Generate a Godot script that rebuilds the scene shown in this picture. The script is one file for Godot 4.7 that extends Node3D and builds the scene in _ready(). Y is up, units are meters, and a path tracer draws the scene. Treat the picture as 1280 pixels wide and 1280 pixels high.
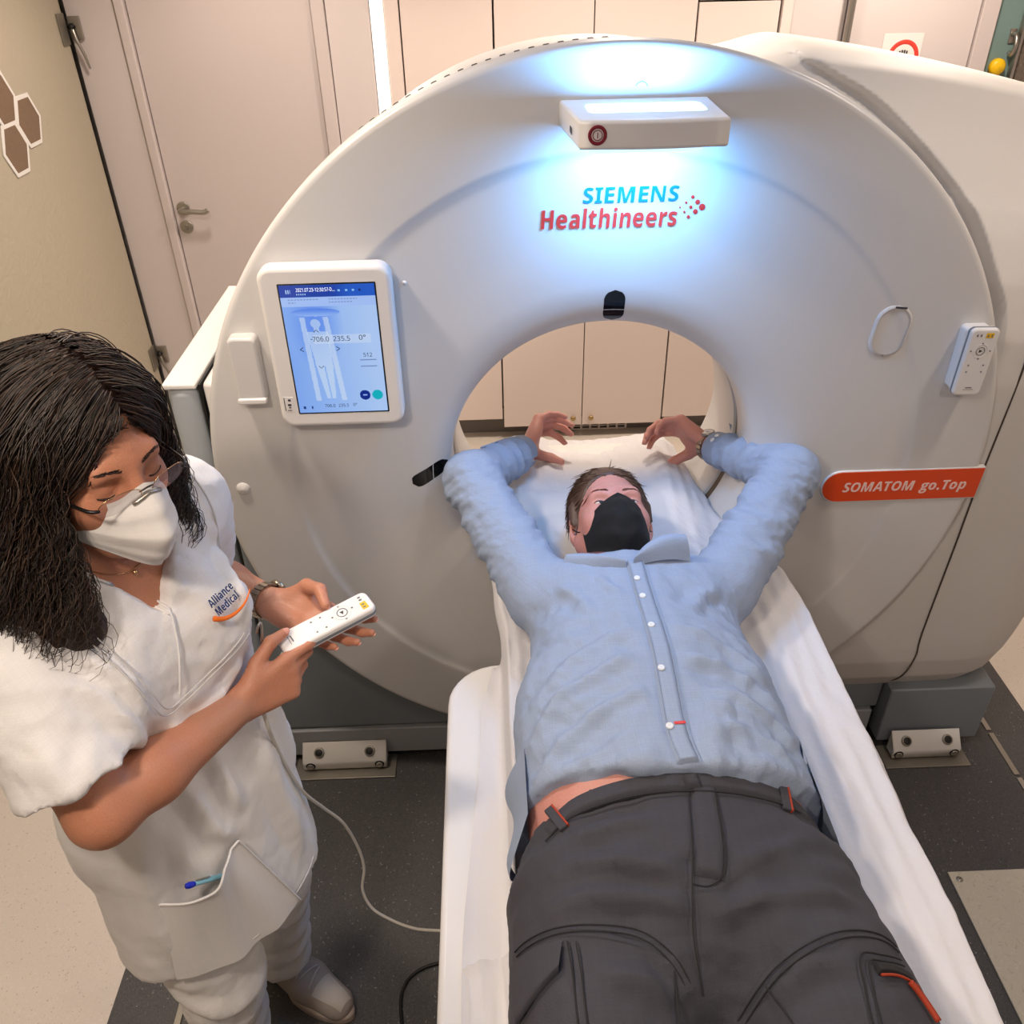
extends Node3D
# CT room: scanner gantry with patient on the table and a technician with a remote.
const HC := Vector3(0, 1.018, 0)      # centre of the gantry ring
const RR := 0.87                      # radius of the gantry ring
var M := {}
var counts := {}
var rng := RandomNumberGenerator.new()

func _ready():
	rng.seed = 7
	setup_view()
	make_materials()
	build_room()
	build_gantry()
	build_table()
	build_fixtures()
	build_patient()
	build_technician()
	build_small_things()

func setup_view():
	var cam := Camera3D.new()
	cam.name = "camera"
	cam.fov = rad_to_deg(2.0 * atan(640.0 / 1075.0))
	cam.near = 0.02
	cam.transform = Transform3D(Basis(Vector3(0.99926619, -0.01741597, 0.03411413), Vector3(0.03369253, 0.82330051, -0.56660488), Vector3(-0.0182182, 0.56733849, 0.82328314)), Vector3(-0.24456775, 2.05990579, 1.64839427))
	add_child(cam)
	cam.current = true
	var we := WorldEnvironment.new()
	we.name = "environment"
	var e := Environment.new()
	e.background_mode = Environment.BG_COLOR
	e.background_color = Color(0, 0, 0)
	e.ambient_light_source = Environment.AMBIENT_SOURCE_DISABLED
	e.tonemap_mode = Environment.TONE_MAPPER_LINEAR
	e.tonemap_exposure = 1.0
	e.sdfgi_enabled = true
	e.ssao_enabled = true
	e.ssil_enabled = true
	we.environment = e
	add_child(we)

# ---------------------------------------------------------------- helpers: nodes
func numbered(n: String) -> String:
	if not counts.has(n):
		counts[n] = 0
		return n
	counts[n] += 1
	return "%s_%03d" % [n, counts[n]]

func thing(called: String, label: String, category: String, at := Vector3.ZERO, group := "") -> Node3D:
	var o := Node3D.new()
	o.name = numbered(called)
	add_child(o)
	o.position = at
	o.set_meta("label", label)
	o.set_meta("category", category)
	if group != "":
		o.set_meta("group", group)
	return o

func structure(called: String, label: String, category: String, at := Vector3.ZERO) -> Node3D:
	var o := thing(called, label, category, at)
	o.set_meta("kind", "structure")
	return o

func part(parent: Node3D, called: String, mesh: Mesh, m: Material, at := Vector3.ZERO, b := Basis.IDENTITY) -> MeshInstance3D:
	var o := MeshInstance3D.new()
	o.name = called
	o.mesh = mesh
	if m != null:
		o.material_override = m
	o.transform = Transform3D(b, at)
	o.cast_shadow = GeometryInstance3D.SHADOW_CASTING_SETTING_ON
	parent.add_child(o, true)
	return o

# ---------------------------------------------------------------- helpers: meshes
func commit(v: PackedVector3Array, idx: PackedInt32Array, smooth := true, cols := PackedColorArray(), uvs := PackedVector2Array()) -> ArrayMesh:
	var a := []
	a.resize(Mesh.ARRAY_MAX)
	if not smooth:
		var v2 := PackedVector3Array()
		var c2 := PackedColorArray()
		var u2 := PackedVector2Array()
		for i in idx:
			v2.append(v[i])
			if cols.size() > 0:
				c2.append(cols[i])
			if uvs.size() > 0:
				u2.append(uvs[i])
		v = v2
		cols = c2
		uvs = u2
		var n := idx.size()
		idx = PackedInt32Array()
		idx.resize(n)
		for i in n:
			idx[i] = i
	var nr := PackedVector3Array()
	nr.resize(v.size())
	for t in range(0, idx.size(), 3):
		var i0 := idx[t]
		var i1 := idx[t + 1]
		var i2 := idx[t + 2]
		var fn := (v[i2] - v[i0]).cross(v[i1] - v[i0])
		nr[i0] += fn
		nr[i1] += fn
		nr[i2] += fn
	for i in nr.size():
		var l := nr[i].length()
		nr[i] = nr[i] / l if l > 1e-14 else Vector3.UP
	a[Mesh.ARRAY_VERTEX] = v
	a[Mesh.ARRAY_NORMAL] = nr
	a[Mesh.ARRAY_INDEX] = idx
	if cols.size() > 0:
		a[Mesh.ARRAY_COLOR] = cols
	if uvs.size() > 0:
		a[Mesh.ARRAY_TEX_UV] = uvs
	var m := ArrayMesh.new()
	m.add_surface_from_arrays(Mesh.PRIMITIVE_TRIANGLES, a)
	return m

# rows of points joined into a sheet; every row has the same length
func sheet(rows: Array, close_u := false, smooth := true, uv := false) -> ArrayMesh:
	var v := PackedVector3Array()
	var idx := PackedInt32Array()
	var uvs := PackedVector2Array()
	var w: int = rows[0].size()
	for j in rows.size():
		for i in w:
			v.append(rows[j][i])
			if uv:
				uvs.append(Vector2(float(i) / (w - 1), float(j) / (rows.size() - 1)))
	var n := w if close_u else w - 1
	for j in rows.size() - 1:
		for i in n:
			var i2 := (i + 1) % w
			var a := j * w + i
			var b := j * w + i2
			var c := (j + 1) * w + i2
			var d := (j + 1) * w + i
			idx.append_array([a, b, c, a, c, d])
	return commit(v, idx, smooth, PackedColorArray(), uvs)

# profile of (radius, height) spun round the y axis (or z axis)
func lathe(prof: Array, seg := 48, about_z := false, smooth := true) -> ArrayMesh:
	var rows := []
	for p in prof:
		var r := []
		for i in seg:
			var t := TAU * i / seg
			if about_z:
				r.append(Vector3(p[0] * cos(t), p[0] * sin(t), p[1]))
			else:
				r.append(Vector3(p[0] * cos(t), p[1], -p[0] * sin(t)))
		rows.append(r)
	return sheet(rows, true, smooth)

# chamfered box
func rbox(s: Vector3, c := 0.004, steps := 2) -> ArrayMesh:
	c = min(c, min(s.x, min(s.y, s.z)) * 0.49)
	return rprism(rrect(s.x, s.z, max(c, 0.0008), 3), s.y, c * 0.8, steps)

# rounded rectangle outline in 2d
func rrect(w: float, h: float, r: float, n := 5) -> PackedVector2Array:
	var o := PackedVector2Array()
	r = min(r, min(w, h) * 0.5)
	for q in 4:
		var cx := (w / 2 - r) * (1 if q == 0 or q == 3 else -1)
		var cy := (h / 2 - r) * (1 if q < 2 else -1)
		for i in n + 1:
			var t := PI / 2 * (q + float(i) / n)
			o.append(Vector2(cx + r * cos(t), cy + r * sin(t)))
	return o

# outline in the xz plane pulled up along y, centred, edges rounded
func rprism(poly: PackedVector2Array, h: float, c := 0.003, steps := 2) -> ArrayMesh:
	if Geometry2D.is_polygon_clockwise(poly):
		poly.reverse()
	var v := PackedVector3Array()
	var idx := PackedInt32Array()
	var n := poly.size()
	var nrm := PackedVector2Array()
	for i in n:
		var a := (poly[i] - poly[(i - 1 + n) % n])
		var b := (poly[(i + 1) % n] - poly[i])
		var t := (a.normalized() + b.normalized()).normalized()
		nrm.append(Vector2(t.y, -t.x))
	var prof := []
	for s in steps + 1:
		var t := PI / 2 * s / steps
		prof.append([c * (1.0 - sin(t)), -h / 2 + c * (1.0 - cos(t))])
	for s in steps + 1:
		var t := PI / 2 * s / steps
		prof.append([c * (1.0 - cos(t)), h / 2 - c * (1.0 - sin(t))])
	for p in prof:
		for i in n:
			var q: Vector2 = poly[i] - nrm[i] * p[0]
			v.append(Vector3(q.x, p[1], q.y))
	for j in prof.size() - 1:
		for i in n:
			var i2 := (i + 1) % n
			idx.append_array([j * n + i, j * n + i2, (j + 1) * n + i2, j * n + i, (j + 1) * n + i2, (j + 1) * n + i])
	var inner := PackedVector2Array()
	for i in n:
		inner.append(poly[i] - nrm[i] * c)
	var tri := Geometry2D.triangulate_polygon(inner)
	var b0 := v.size()
	for i in n:
		v.append(Vector3(inner[i].x, -h / 2, inner[i].y))
	for i in n:
		v.append(Vector3(inner[i].x, h / 2, inner[i].y))
	for t in range(0, tri.size(), 3):
		var a := tri[t]
		var b := tri[t + 1]
		var d := tri[t + 2]
		var cr := (inner[b] - inner[a]).cross(inner[d] - inner[a])
		if cr < 0:
			var tmp := b
			b = d
			d = tmp
		# top faces up: clockwise seen from above
		idx.append_array([b0 + n + a, b0 + n + b, b0 + n + d])
		idx.append_array([b0 + a, b0 + d, b0 + b])
	return commit(v, idx, true)

# tube through points
func tube_arrays(pts: Array, rad: Array, sides: int, v: PackedVector3Array, idx: PackedInt32Array, cap := true) -> Array:
	var n := pts.size()
	var up := Vector3.UP
	var b0 := v.size()
	var prev := Vector3.ZERO
	for i in n:
		var t: Vector3
		if i == 0:
			t = pts[1] - pts[0]
		elif i == n - 1:
			t = pts[n - 1] - pts[n - 2]
		else:
			t = pts[i + 1] - pts[i - 1]
		t = t.normalized()
		var a: Vector3
		if i == 0:
			a = t.cross(Vector3.UP if abs(t.y) < 0.9 else Vector3.RIGHT).normalized()
		else:
			a = (prev - t * prev.dot(t)).normalized()
		prev = a
		var b := t.cross(a)
		var r: float = rad[min(i, rad.size() - 1)]
		for k in sides:
			var ang := TAU * k / sides
			v.append(pts[i] + (a * cos(ang) + b * sin(ang)) * r)
	for i in n - 1:
		for k in sides:
			var k2 := (k + 1) % sides
			var q := b0 + i * sides
			idx.append_array([q + k, q + k + sides, q + k2 + sides, q + k, q + k2 + sides, q + k2])
	if cap:
		for e in 2:
			var q := b0 + (0 if e == 0 else (n - 1) * sides)
			v.append(pts[0 if e == 0 else n - 1])
			var c := v.size() - 1
			for k in sides:
				var k2 := (k + 1) % sides
				if e == 0:
					idx.append_array([c, q + k, q + k2])
				else:
					idx.append_array([c, q + k2, q + k])
	return [v, idx]

func tube(pts: Array, rad: Array, sides := 8, cap := true) -> ArrayMesh:
	var r := tube_arrays(pts, rad, sides, PackedVector3Array(), PackedInt32Array(), cap)
	return commit(r[0], r[1])

func curve_pts(ctrl: Array, per := 8) -> Array:
	var out := []
	var n := ctrl.size()
	for i in n - 1:
		var p0: Vector3 = ctrl[max(i - 1, 0)]
		var p1: Vector3 = ctrl[i]
		var p2: Vector3 = ctrl[i + 1]
		var p3: Vector3 = ctrl[min(i + 2, n - 1)]
		for s in per:
			out.append(p1.cubic_interpolate(p2, p0, p3, float(s) / per))
	out.append(ctrl[n - 1])
	return out

# smooth interpolation in a table of [x, y]
func lut(t: Array, x: float) -> float:
	if x <= t[0][0]:
		return t[0][1]
	for i in t.size() - 1:
		if x <= t[i + 1][0]:
			var u: float = (x - t[i][0]) / (t[i + 1][0] - t[i][0])
			return lerp(float(t[i][1]), float(t[i + 1][1]), u * u * (3.0 - 2.0 * u))
	return t[t.size() - 1][1]

func lin(t: Array, x: float) -> float:
	if x <= t[0][0]:
		return t[0][1]
	for i in t.size() - 1:
		if x <= t[i + 1][0]:
			return lerp(float(t[i][1]), float(t[i + 1][1]), (x - t[i][0]) / (t[i + 1][0] - t[i][0]))
	return t[t.size() - 1][1]

var fonts := {}
func font(bold: bool, serif := false) -> Font:
	var k := "%s%s" % [bold, serif]
	if not fonts.has(k):
		var f := SystemFont.new()
		f.font_names = PackedStringArray(["Droid Serif" if serif else "Droid Sans"])
		f.font_weight = 700 if bold else 400
		fonts[k] = f
	return fonts[k]

# lettering fitted to a width and height; lies in the local xy plane, centred
func lettering(parent: Node3D, called: String, s: String, w: float, h: float, m: Material, at: Vector3, b := Basis.IDENTITY, bold := true, slant := 0.0, depth := 0.0006) -> MeshInstance3D:
	var t := TextMesh.new()
	t.text = s
	t.font = font(bold)
	t.font_size = 48
	t.pixel_size = 0.001
	t.depth = 0.001
	t.curve_step = 1.0
	t.horizontal_alignment = HORIZONTAL_ALIGNMENT_CENTER
	t.vertical_alignment = VERTICAL_ALIGNMENT_CENTER
	var bb := t.get_aabb()
	var sx: float = w / max(bb.size.x, 1e-5)
	var sy: float = h / max(bb.size.y, 1e-5)
	if h <= 0.0:
		sy = sx
	var c := bb.get_center()
	var bs := Basis(Vector3(sx, 0, 0), Vector3(sy * slant, sy, 0), Vector3(0, 0, depth / 0.001))
	return part(parent, called, t, m, at - b * (bs * Vector3(c.x, c.y, 0)), b * bs)

# ---------------------------------------------------------------- materials
func mat(c: Color, rough := 0.5, metal := 0.0) -> StandardMaterial3D:
	var m := StandardMaterial3D.new()
	m.albedo_color = c
	m.roughness = rough
	m.metallic = metal
	return m

func noise_tex(freq: float, as_normal := false, strength := 4.0, size := 256, oct := 3, seed_ := 1) -> NoiseTexture2D:
	var n := FastNoiseLite.new()
	n.noise_type = FastNoiseLite.TYPE_SIMPLEX_SMOOTH
	n.frequency = freq
	n.fractal_octaves = oct
	n.seed = seed_
	var t := NoiseTexture2D.new()
	t.width = size
	t.height = size
	t.seamless = true
	t.noise = n
	t.as_normal_map = as_normal
	t.bump_strength = strength
	return t

func tri(m: StandardMaterial3D, scale: float) -> StandardMaterial3D:
	m.uv1_triplanar = true
	m.uv1_world_triplanar = true
	m.uv1_scale = Vector3.ONE * scale
	return m

func weave(px := 128, seed_ := 3, contrast := 0.12, horiz := 0.5) -> ImageTexture:
	# threads of slightly different tone, warp and weft
	var r := RandomNumberGenerator.new()
	r.seed = seed_
	var img := Image.create(px, px, false, Image.FORMAT_RGB8)
	var wv := []
	var hv := []
	for i in px:
		wv.append(r.randf_range(-1, 1))
		hv.append(r.randf_range(-1, 1))
	for y in px:
		for x in px:
			var t: float = wv[x] * (1.0 - horiz) + hv[y] * horiz + (0.35 if (x + y) % 2 == 0 else -0.35) + r.randf_range(-0.35, 0.35)
			var g: float = clamp(1.0 - contrast + t * contrast, 0, 1)
			img.set_pixel(x, y, Color(g, g, g))
	return ImageTexture.create_from_image(img)

func speckle(px: int, base: Color, spread: float, flecks: Array, seed_: int) -> ImageTexture:
	var r := RandomNumberGenerator.new()
	r.seed = seed_
	var img := Image.create(px, px, false, Image.FORMAT_RGB8)
	for y in px:
		for x in px:
			var t := r.randf_range(-spread, spread)
			img.set_pixel(x, y, Color(clamp(base.r + t, 0, 1), clamp(base.g + t, 0, 1), clamp(base.b + t, 0, 1)))
	for f in flecks:
		for i in int(f[1]):
			var x := r.randi_range(0, px - 1)
			var y := r.randi_range(0, px - 1)
			var l := r.randi_range(1, int(f[2]))
			var a := r.randf_range(0, TAU)
			for s in l:
				var c: Color = f[0]
				c = c.lerp(base, r.randf_range(0.0, 0.5))
				img.set_pixel(posmod(x + int(round(cos(a) * s)), px), posmod(y + int(round(sin(a) * s)), px), c)
	return ImageTexture.create_from_image(img)

func make_materials():
	M.gantry = mat(Color(0.81, 0.805, 0.80), 0.38)
	M.gantry_side = mat(Color(0.80, 0.785, 0.77), 0.6)
	M.white_gloss = mat(Color(0.88, 0.875, 0.87), 0.3)
	M.white_plastic = mat(Color(0.88, 0.87, 0.86), 0.45)
	M.grey_paint = mat(Color(0.66, 0.69, 0.715), 0.45)
	M.grey_dark = mat(Color(0.50, 0.53, 0.555), 0.45)
	M.plinth = mat(Color(0.62, 0.635, 0.65), 0.4)
	M.black = mat(Color(0.03, 0.03, 0.032), 0.5)
	M.black_gloss = mat(Color(0.02, 0.02, 0.022), 0.12)
	M.gap = mat(Color(0.10, 0.09, 0.085), 0.8)
	M.wall = mat(Color(0.80, 0.765, 0.76), 0.5)
	M.door = mat(Color(0.78, 0.74, 0.735), 0.4)
	M.cabinet = mat(Color(0.86, 0.805, 0.78), 0.36)
	M.ceiling = mat(Color(0.86, 0.85, 0.83), 0.8)
	M.kick = mat(Color(0.45, 0.42, 0.40), 0.5)
	M.steel = mat(Color(0.66, 0.64, 0.61), 0.32, 0.9)
	M.steel_dull = mat(Color(0.60, 0.58, 0.54), 0.45, 0.85)
	M.alu = mat(Color(0.86, 0.85, 0.83), 0.4, 0.1)
	M.brass = mat(Color(0.72, 0.62, 0.45), 0.3, 0.9)
	M.teal = mat(Color(0.45, 0.55, 0.54), 0.6)
	M.yellow = mat(Color(0.90, 0.72, 0.05), 0.4)
	M.red = mat(Color(0.83, 0.25, 0.20), 0.45)
	M.logo_blue = mat(Color(0.0, 0.44, 0.74), 0.45)
	M.logo_red = mat(Color(0.82, 0.22, 0.19), 0.45)
	M.orange = mat(Color(0.86, 0.27, 0.06), 0.35)
	M.pink_white = mat(Color(0.93, 0.80, 0.76), 0.45)
	M.ink = mat(Color(0.20, 0.20, 0.22), 0.5)
	M.ink_soft = mat(Color(0.42, 0.42, 0.44), 0.5)
	M.navy = mat(Color(0.10, 0.20, 0.42), 0.6)
	M.logo_orange = mat(Color(0.93, 0.45, 0.08), 0.6)
	M.grey_rubber = mat(Color(0.45, 0.47, 0.50), 0.5)
	M.wallpaper = tri(mat(Color(0.68, 0.645, 0.575), 0.75), 2.2)
	M.wallpaper.normal_enabled = true
	M.wallpaper.normal_texture = noise_tex(0.06, true, 5.0, 256, 4, 4)
	M.wallpaper.normal_scale = 0.16
	var fl := FastNoiseLite.new()
	M.floor_light = tri(mat(Color(1, 1, 1), 0.45), 1.6)
	M.floor_light.albedo_texture = speckle(512, Color(0.83, 0.79, 0.745), 0.02, [[Color(0.50, 0.43, 0.36), 420, 4], [Color(0.89, 0.86, 0.82), 900, 5], [Color(0.68, 0.60, 0.52), 700, 3]], 11)
	M.floor_dark = tri(mat(Color(1, 1, 1), 0.5), 1.3)
	M.floor_dark.albedo_texture = speckle(640, Color(0.285, 0.278, 0.28), 0.04, [[Color(0.17, 0.17, 0.175), 5200, 5], [Color(0.42, 0.41, 0.40), 4600, 4], [Color(0.80, 0.78, 0.76), 520, 5]], 12)
	M.plate = tri(mat(Color(1, 1, 1), 0.45, 0.0), 2.0)
	M.plate.albedo_texture = speckle(256, Color(0.80, 0.765, 0.685), 0.015, [[Color(0.85, 0.82, 0.75), 500, 9], [Color(0.70, 0.66, 0.58), 400, 8]], 13)
	M.stone = tri(mat(Color(1, 1, 1), 0.5), 2.0)
	M.stone.albedo_texture = speckle(256, Color(0.42, 0.38, 0.34), 0.03, [[Color(0.28, 0.25, 0.22), 900, 12], [Color(0.55, 0.5, 0.45), 500, 10]], 14)
	M.hexbrown = tri(mat(Color(1, 1, 1), 0.7), 3.0)
	M.hexbrown.albedo_texture = speckle(256, Color(0.47, 0.385, 0.31), 0.02, [[Color(0.42, 0.34, 0.27), 900, 14]], 15)
	M.paper = mat(Color(0.83, 0.825, 0.835), 0.8)
	M.paper.uv1_triplanar = true
	M.paper.uv1_scale = Vector3.ONE * 9.0
	M.paper.normal_enabled = true
	M.paper.normal_texture = noise_tex(0.03, true, 6.0, 256, 4, 21)
	M.paper.normal_scale = 0.22
	# cloth
	M.shirt = mat(Color(0.61, 0.675, 0.78), 0.8)
	cloth(M.shirt, 26.0, weave(192, 5, 0.07, 0.55), 0.35)
	M.trousers = mat(Color(0.245, 0.243, 0.275), 0.85)
	cloth(M.trousers, 30.0, weave(128, 6, 0.08), 0.4)
	M.scrubs = mat(Color(0.925, 0.92, 0.92), 0.8)
	cloth(M.scrubs, 30.0, weave(128, 7, 0.03), 0.3)
	M.mask_black = mat(Color(0.022, 0.022, 0.024), 0.85)
	cloth(M.mask_black, 60.0, weave(64, 8, 0.1), 0.3)
	M.mask_white = mat(Color(0.88, 0.87, 0.86), 0.85)
	cloth(M.mask_white, 40.0, weave(64, 9, 0.02), 0.3)
	M.belt_orange = mat(Color(0.62, 0.20, 0.08), 0.7)
	M.thread = mat(Color(0.14, 0.135, 0.145), 0.9)
	M.thread_white = mat(Color(0.80, 0.79, 0.785), 0.9)
	M.button = mat(Color(0.86, 0.88, 0.90), 0.2)
	M.skin_man = skin(Color(0.78, 0.555, 0.51))
	M.skin_woman = skin(Color(0.72, 0.495, 0.385))
	M.hair_man = mat(Color(0.33, 0.24, 0.185), 0.45)
	M.hair_woman = mat(Color(1, 1, 1), 0.5)
	M.hair_woman.vertex_color_use_as_albedo = true
	M.brow = mat(Color(0.16, 0.10, 0.075), 0.7)
	M.brow_man = mat(Color(0.42, 0.26, 0.20), 0.7)
	M.eye_white = mat(Color(0.85, 0.80, 0.77), 0.2)
	M.iris = mat(Color(0.20, 0.22, 0.25), 0.15)
	M.nail = mat(Color(0.85, 0.60, 0.53), 0.3)
	M.shoe = mat(Color(0.62, 0.58, 0.55), 0.75)
	M.shoe_patch = mat(Color(0.72, 0.69, 0.66), 0.7)
	M.sole = mat(Color(0.66, 0.60, 0.56), 0.7)
	M.lens = mat(Color(0.62, 0.52, 0.60, 0.30), 0.05)
	M.lens.transparency = BaseMaterial3D.TRANSPARENCY_ALPHA
	M.frame = mat(Color(0.05, 0.035, 0.035), 0.3)
	M.gold = mat(Color(0.75, 0.60, 0.45), 0.25, 0.9)
	M.watch = mat(Color(0.62, 0.57, 0.50), 0.28, 0.9)
	M.cable_white = mat(Color(0.80, 0.78, 0.74), 0.5)
	M.pen_blue = mat(Color(0.05, 0.15, 0.75), 0.25)
	M.pen_clear = mat(Color(0.55, 0.78, 0.85), 0.15)

func cloth(m: StandardMaterial3D, scale: float, t: Texture2D, ns: float):
	m.albedo_texture = t
	m.uv1_triplanar = true
	m.uv1_scale = Vector3.ONE * scale
	m.normal_enabled = true
	m.normal_texture = noise_tex(0.12, true, 4.0, 128, 3, 31)
	m.normal_scale = ns
	m.rim_enabled = true
	m.rim = 0.15

func skin(c: Color) -> StandardMaterial3D:
	var m := mat(Color(1, 1, 1), 0.5)
	m.albedo_texture = speckle(128, c, 0.018, [[c.darkened(0.10), 500, 3], [Color(c.r * 1.0, c.g * 0.88, c.b * 0.86), 900, 4]], 41)
	m.uv1_triplanar = true
	m.uv1_scale = Vector3.ONE * 14.0
	m.normal_enabled = true
	m.normal_texture = noise_tex(0.12, true, 3.0, 128, 3, 33)
	m.normal_scale = 0.25
	m.subsurf_scatter_enabled = true
	m.subsurf_scatter_strength = 0.12
	return m

func glow(c: Color, e: float) -> StandardMaterial3D:
	var m := mat(Color(0.9, 0.9, 0.9), 0.4)
	m.emission_enabled = true
	m.emission = c
	m.emission_energy_multiplier = e
	return m

# ---------------------------------------------------------------- room
const WZ := -1.95      # back wall
const WX := -1.725     # left wall
func slab(parent: Node3D, called: String, lo: Vector3, hi: Vector3, m: Material, c := 0.001) -> MeshInstance3D:
	return part(parent, called, rbox(hi - lo, c), m, (lo + hi) / 2)

func build_room():
	var f := structure("floor", "speckled beige vinyl floor with a dark speckled panel under the scanner", "floor")
	slab(f, "light_vinyl", Vector3(-1.9, -0.1, -2.25), Vector3(2.45, 0, 3.2), M.floor_light)
	slab(f, "dark_vinyl_panel", Vector3(-1.172, -0.02, -0.95), Vector3(1.377, 0.0015, 3.2), M.floor_dark)
	var t1 := structure("trim_1", "narrow metal hinge strip in the dark floor on the left", "trim", Vector3(-1.01, 0.0015, 0))
	strip(t1, -0.9, 2.9)
	var t2 := structure("trim_2", "narrow metal hinge strip in the dark floor on the right", "trim", Vector3(1.23, 0.0015, 0))
	strip(t2, -0.9, 2.9)
	var c := structure("ceiling", "off-white flat ceiling with round downlights", "ceiling")
	slab(c, "ceiling_slab", Vector3(-1.9, 2.42, -2.25), Vector3(2.45, 2.52, 3.2), M.ceiling)
	var wl := structure("wall_left", "beige textured wall panel with brown hexagon decals", "wall")
	slab(wl, "wall_panel", Vector3(WX - 0.12, 0, -1.925), Vector3(WX - 0.004, 2.42, 3.2), M.wallpaper)
	slab(wl, "corner_gap", Vector3(WX - 0.1, 0, -1.96), Vector3(WX - 0.03, 2.42, -1.925), M.black)
	var wr := structure("wall_right", "plain off-white wall on the right outside the frame", "wall")
	slab(wr, "wall_panel", Vector3(2.3, 0, -2.2), Vector3(2.42, 2.42, 3.2), M.wall)
	var wf := structure("wall_front", "plain off-white wall behind the viewpoint", "wall")
	slab(wf, "wall_panel", Vector3(-1.85, 0, 3.0), Vector3(2.4, 2.42, 3.12), M.wall)
	var wb := structure("wall_back", "smooth off-white back wall beside the door and cabinets", "wall")
	slab(wb, "backing", Vector3(-1.85, 0, -2.2), Vector3(2.42, 2.42, -2.06), M.wall)
	slab(wb, "panel", Vector3(WX, 0, -2.06), Vector3(-1.549, 2.42, WZ), M.wall, 0.003)
	slab(wb, "panel", Vector3(-0.80, 0, -2.06), Vector3(-0.645, 2.42, WZ), M.wall, 0.003)
	slab(wb, "panel", Vector3(-0.588, 0, -2.06), Vector3(-0.537, 2.42, WZ + 0.01), M.cabinet, 0.003)
	slab(wb, "panel", Vector3(0.862, 0, -2.06), Vector3(0.90, 2.42, WZ + 0.01), M.cabinet, 0.003)
	slab(wb, "panel", Vector3(0.90, 0, -2.06), Vector3(1.10, 2.42, WZ), M.wall, 0.003)
	slab(wb, "panel", Vector3(1.105, 0, -2.06), Vector3(1.60, 2.42, WZ), M.wall, 0.003)
	slab(wb, "frame_strip", Vector3(1.605, 0, -2.06), Vector3(1.668, 2.42, WZ + 0.012), M.door, 0.003)
	slab(wb, "teal_panel", Vector3(1.67, 0, -2.06), Vector3(1.80, 2.42, WZ - 0.03), M.teal, 0.002)
	slab(wb, "stone_panel", Vector3(1.80, 0, -2.06), Vector3(2.3, 2.42, WZ - 0.02), M.stone, 0.002)
	var t3 := structure("trim_3", "bright metal edge strip between teal and stone wall panels", "trim", Vector3(1.785, 1.21, WZ - 0.01))
	part(t3, "edge_strip", rbox(Vector3(0.012, 2.4, 0.03), 0.002), M.steel)
	# door
	var d := structure("door_1", "off-white door with a steel lever handle left of the scanner", "door", Vector3(-1.174, 0, WZ))
	var leaf := slab(d, "door_leaf", Vector3(-0.333, 0.01, -0.06), Vector3(0.32, 2.05, -0.006), M.door, 0.003)
	for q in [[-0.372, -0.336], [0.323, 0.372]]:
		slab(d, "frame", Vector3(q[0], 0, -0.08), Vector3(q[1], 2.1, 0.014), M.door, 0.006)
	slab(d, "frame", Vector3(-0.372, 2.06, -0.08), Vector3(0.372, 2.12, 0.014), M.door, 0.006)
	slab(d, "overpanel", Vector3(-0.372, 2.125, -0.08), Vector3(0.372, 2.42, 0.0), M.wall, 0.003)
	var lv := part(d, "lever_handle", tube(curve_pts([Vector3(0, 0, 0), Vector3(0, 0, 0.05), Vector3(0.012, 0, 0.06), Vector3(0.05, 0, 0.06), Vector3(0.095, -0.004, 0.058), Vector3(0.112, 0.004, 0.055)], 5), [0.0095], 10), M.steel, Vector3(-0.293, 1.122, -0.006))
	part(lv, "rosette", lathe([[0.001, 0.009], [0.024, 0.009], [0.026, 0.006], [0.026, 0]], 24, true), M.steel)
	var lk := part(d, "lock_rosette", lathe([[0.001, 0.009], [0.024, 0.009], [0.026, 0.006], [0.026, 0]], 24, true), M.steel, Vector3(-0.295, 1.048, -0.006))
	part(lk, "lock_cylinder", rbox(Vector3(0.009, 0.024, 0.008), 0.003), M.steel_dull, Vector3(0, -0.002, 0.01))
	# wall clips at the corner
	for y in [1.765, 0.50]:
		var k := thing("corner_clip", "steel corner clip with lever, %s on the joint of beige and white walls" % ("upper one" if y > 1.0 else "lower one"), "clip", Vector3(WX, y, WZ), "corner clips")
		part(k, "mount_plate", rbox(Vector3(0.004, 0.10, 0.06), 0.001), M.steel_dull, Vector3(0.0, 0, 0.055))
		part(k, "hinge_plate", rbox(Vector3(0.045, 0.075, 0.012), 0.003), M.steel, Vector3(0.024, 0.0, 0.007))
		part(k, "pivot", lathe([[0.001, 0.016], [0.010, 0.016], [0.012, 0.0]], 14, true), M.black, Vector3(0.016, 0.005, 0.012))
		part(k, "lever", tube([Vector3(0.018, 0.0, 0.022), Vector3(0.026, -0.035, 0.03), Vector3(0.040, -0.085, 0.026), Vector3(0.044, -0.13, 0.02)], [0.006, 0.006, 0.0055, 0.004], 8), M.steel)
	# bright wall strip beside the cabinets, made to glow in place of overhead light
	var l := thing("glowing_wall_strip", "tall white wall strip with added glow between door and cabinets", "light", Vector3(-0.617, 1.21, WZ - 0.01))
	part(l, "strip_backing", rbox(Vector3(0.054, 2.4, 0.05), 0.003), M.white_plastic, Vector3(0, 0, -0.03))
	part(l, "glowing_face", rbox(Vector3(0.048, 2.38, 0.012), 0.004), glow(Color(1.0, 0.95, 0.90), 0.9), Vector3(0, 0, 0.0))
	var al := AreaLight3D.new()  # added area light that carries the glow of the wall strip into the room
	al.name = "added_strip_glow"
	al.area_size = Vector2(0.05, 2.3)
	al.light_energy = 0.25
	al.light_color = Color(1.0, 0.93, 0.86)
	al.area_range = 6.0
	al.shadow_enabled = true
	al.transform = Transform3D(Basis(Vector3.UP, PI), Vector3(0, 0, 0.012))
	l.add_child(al)
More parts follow.
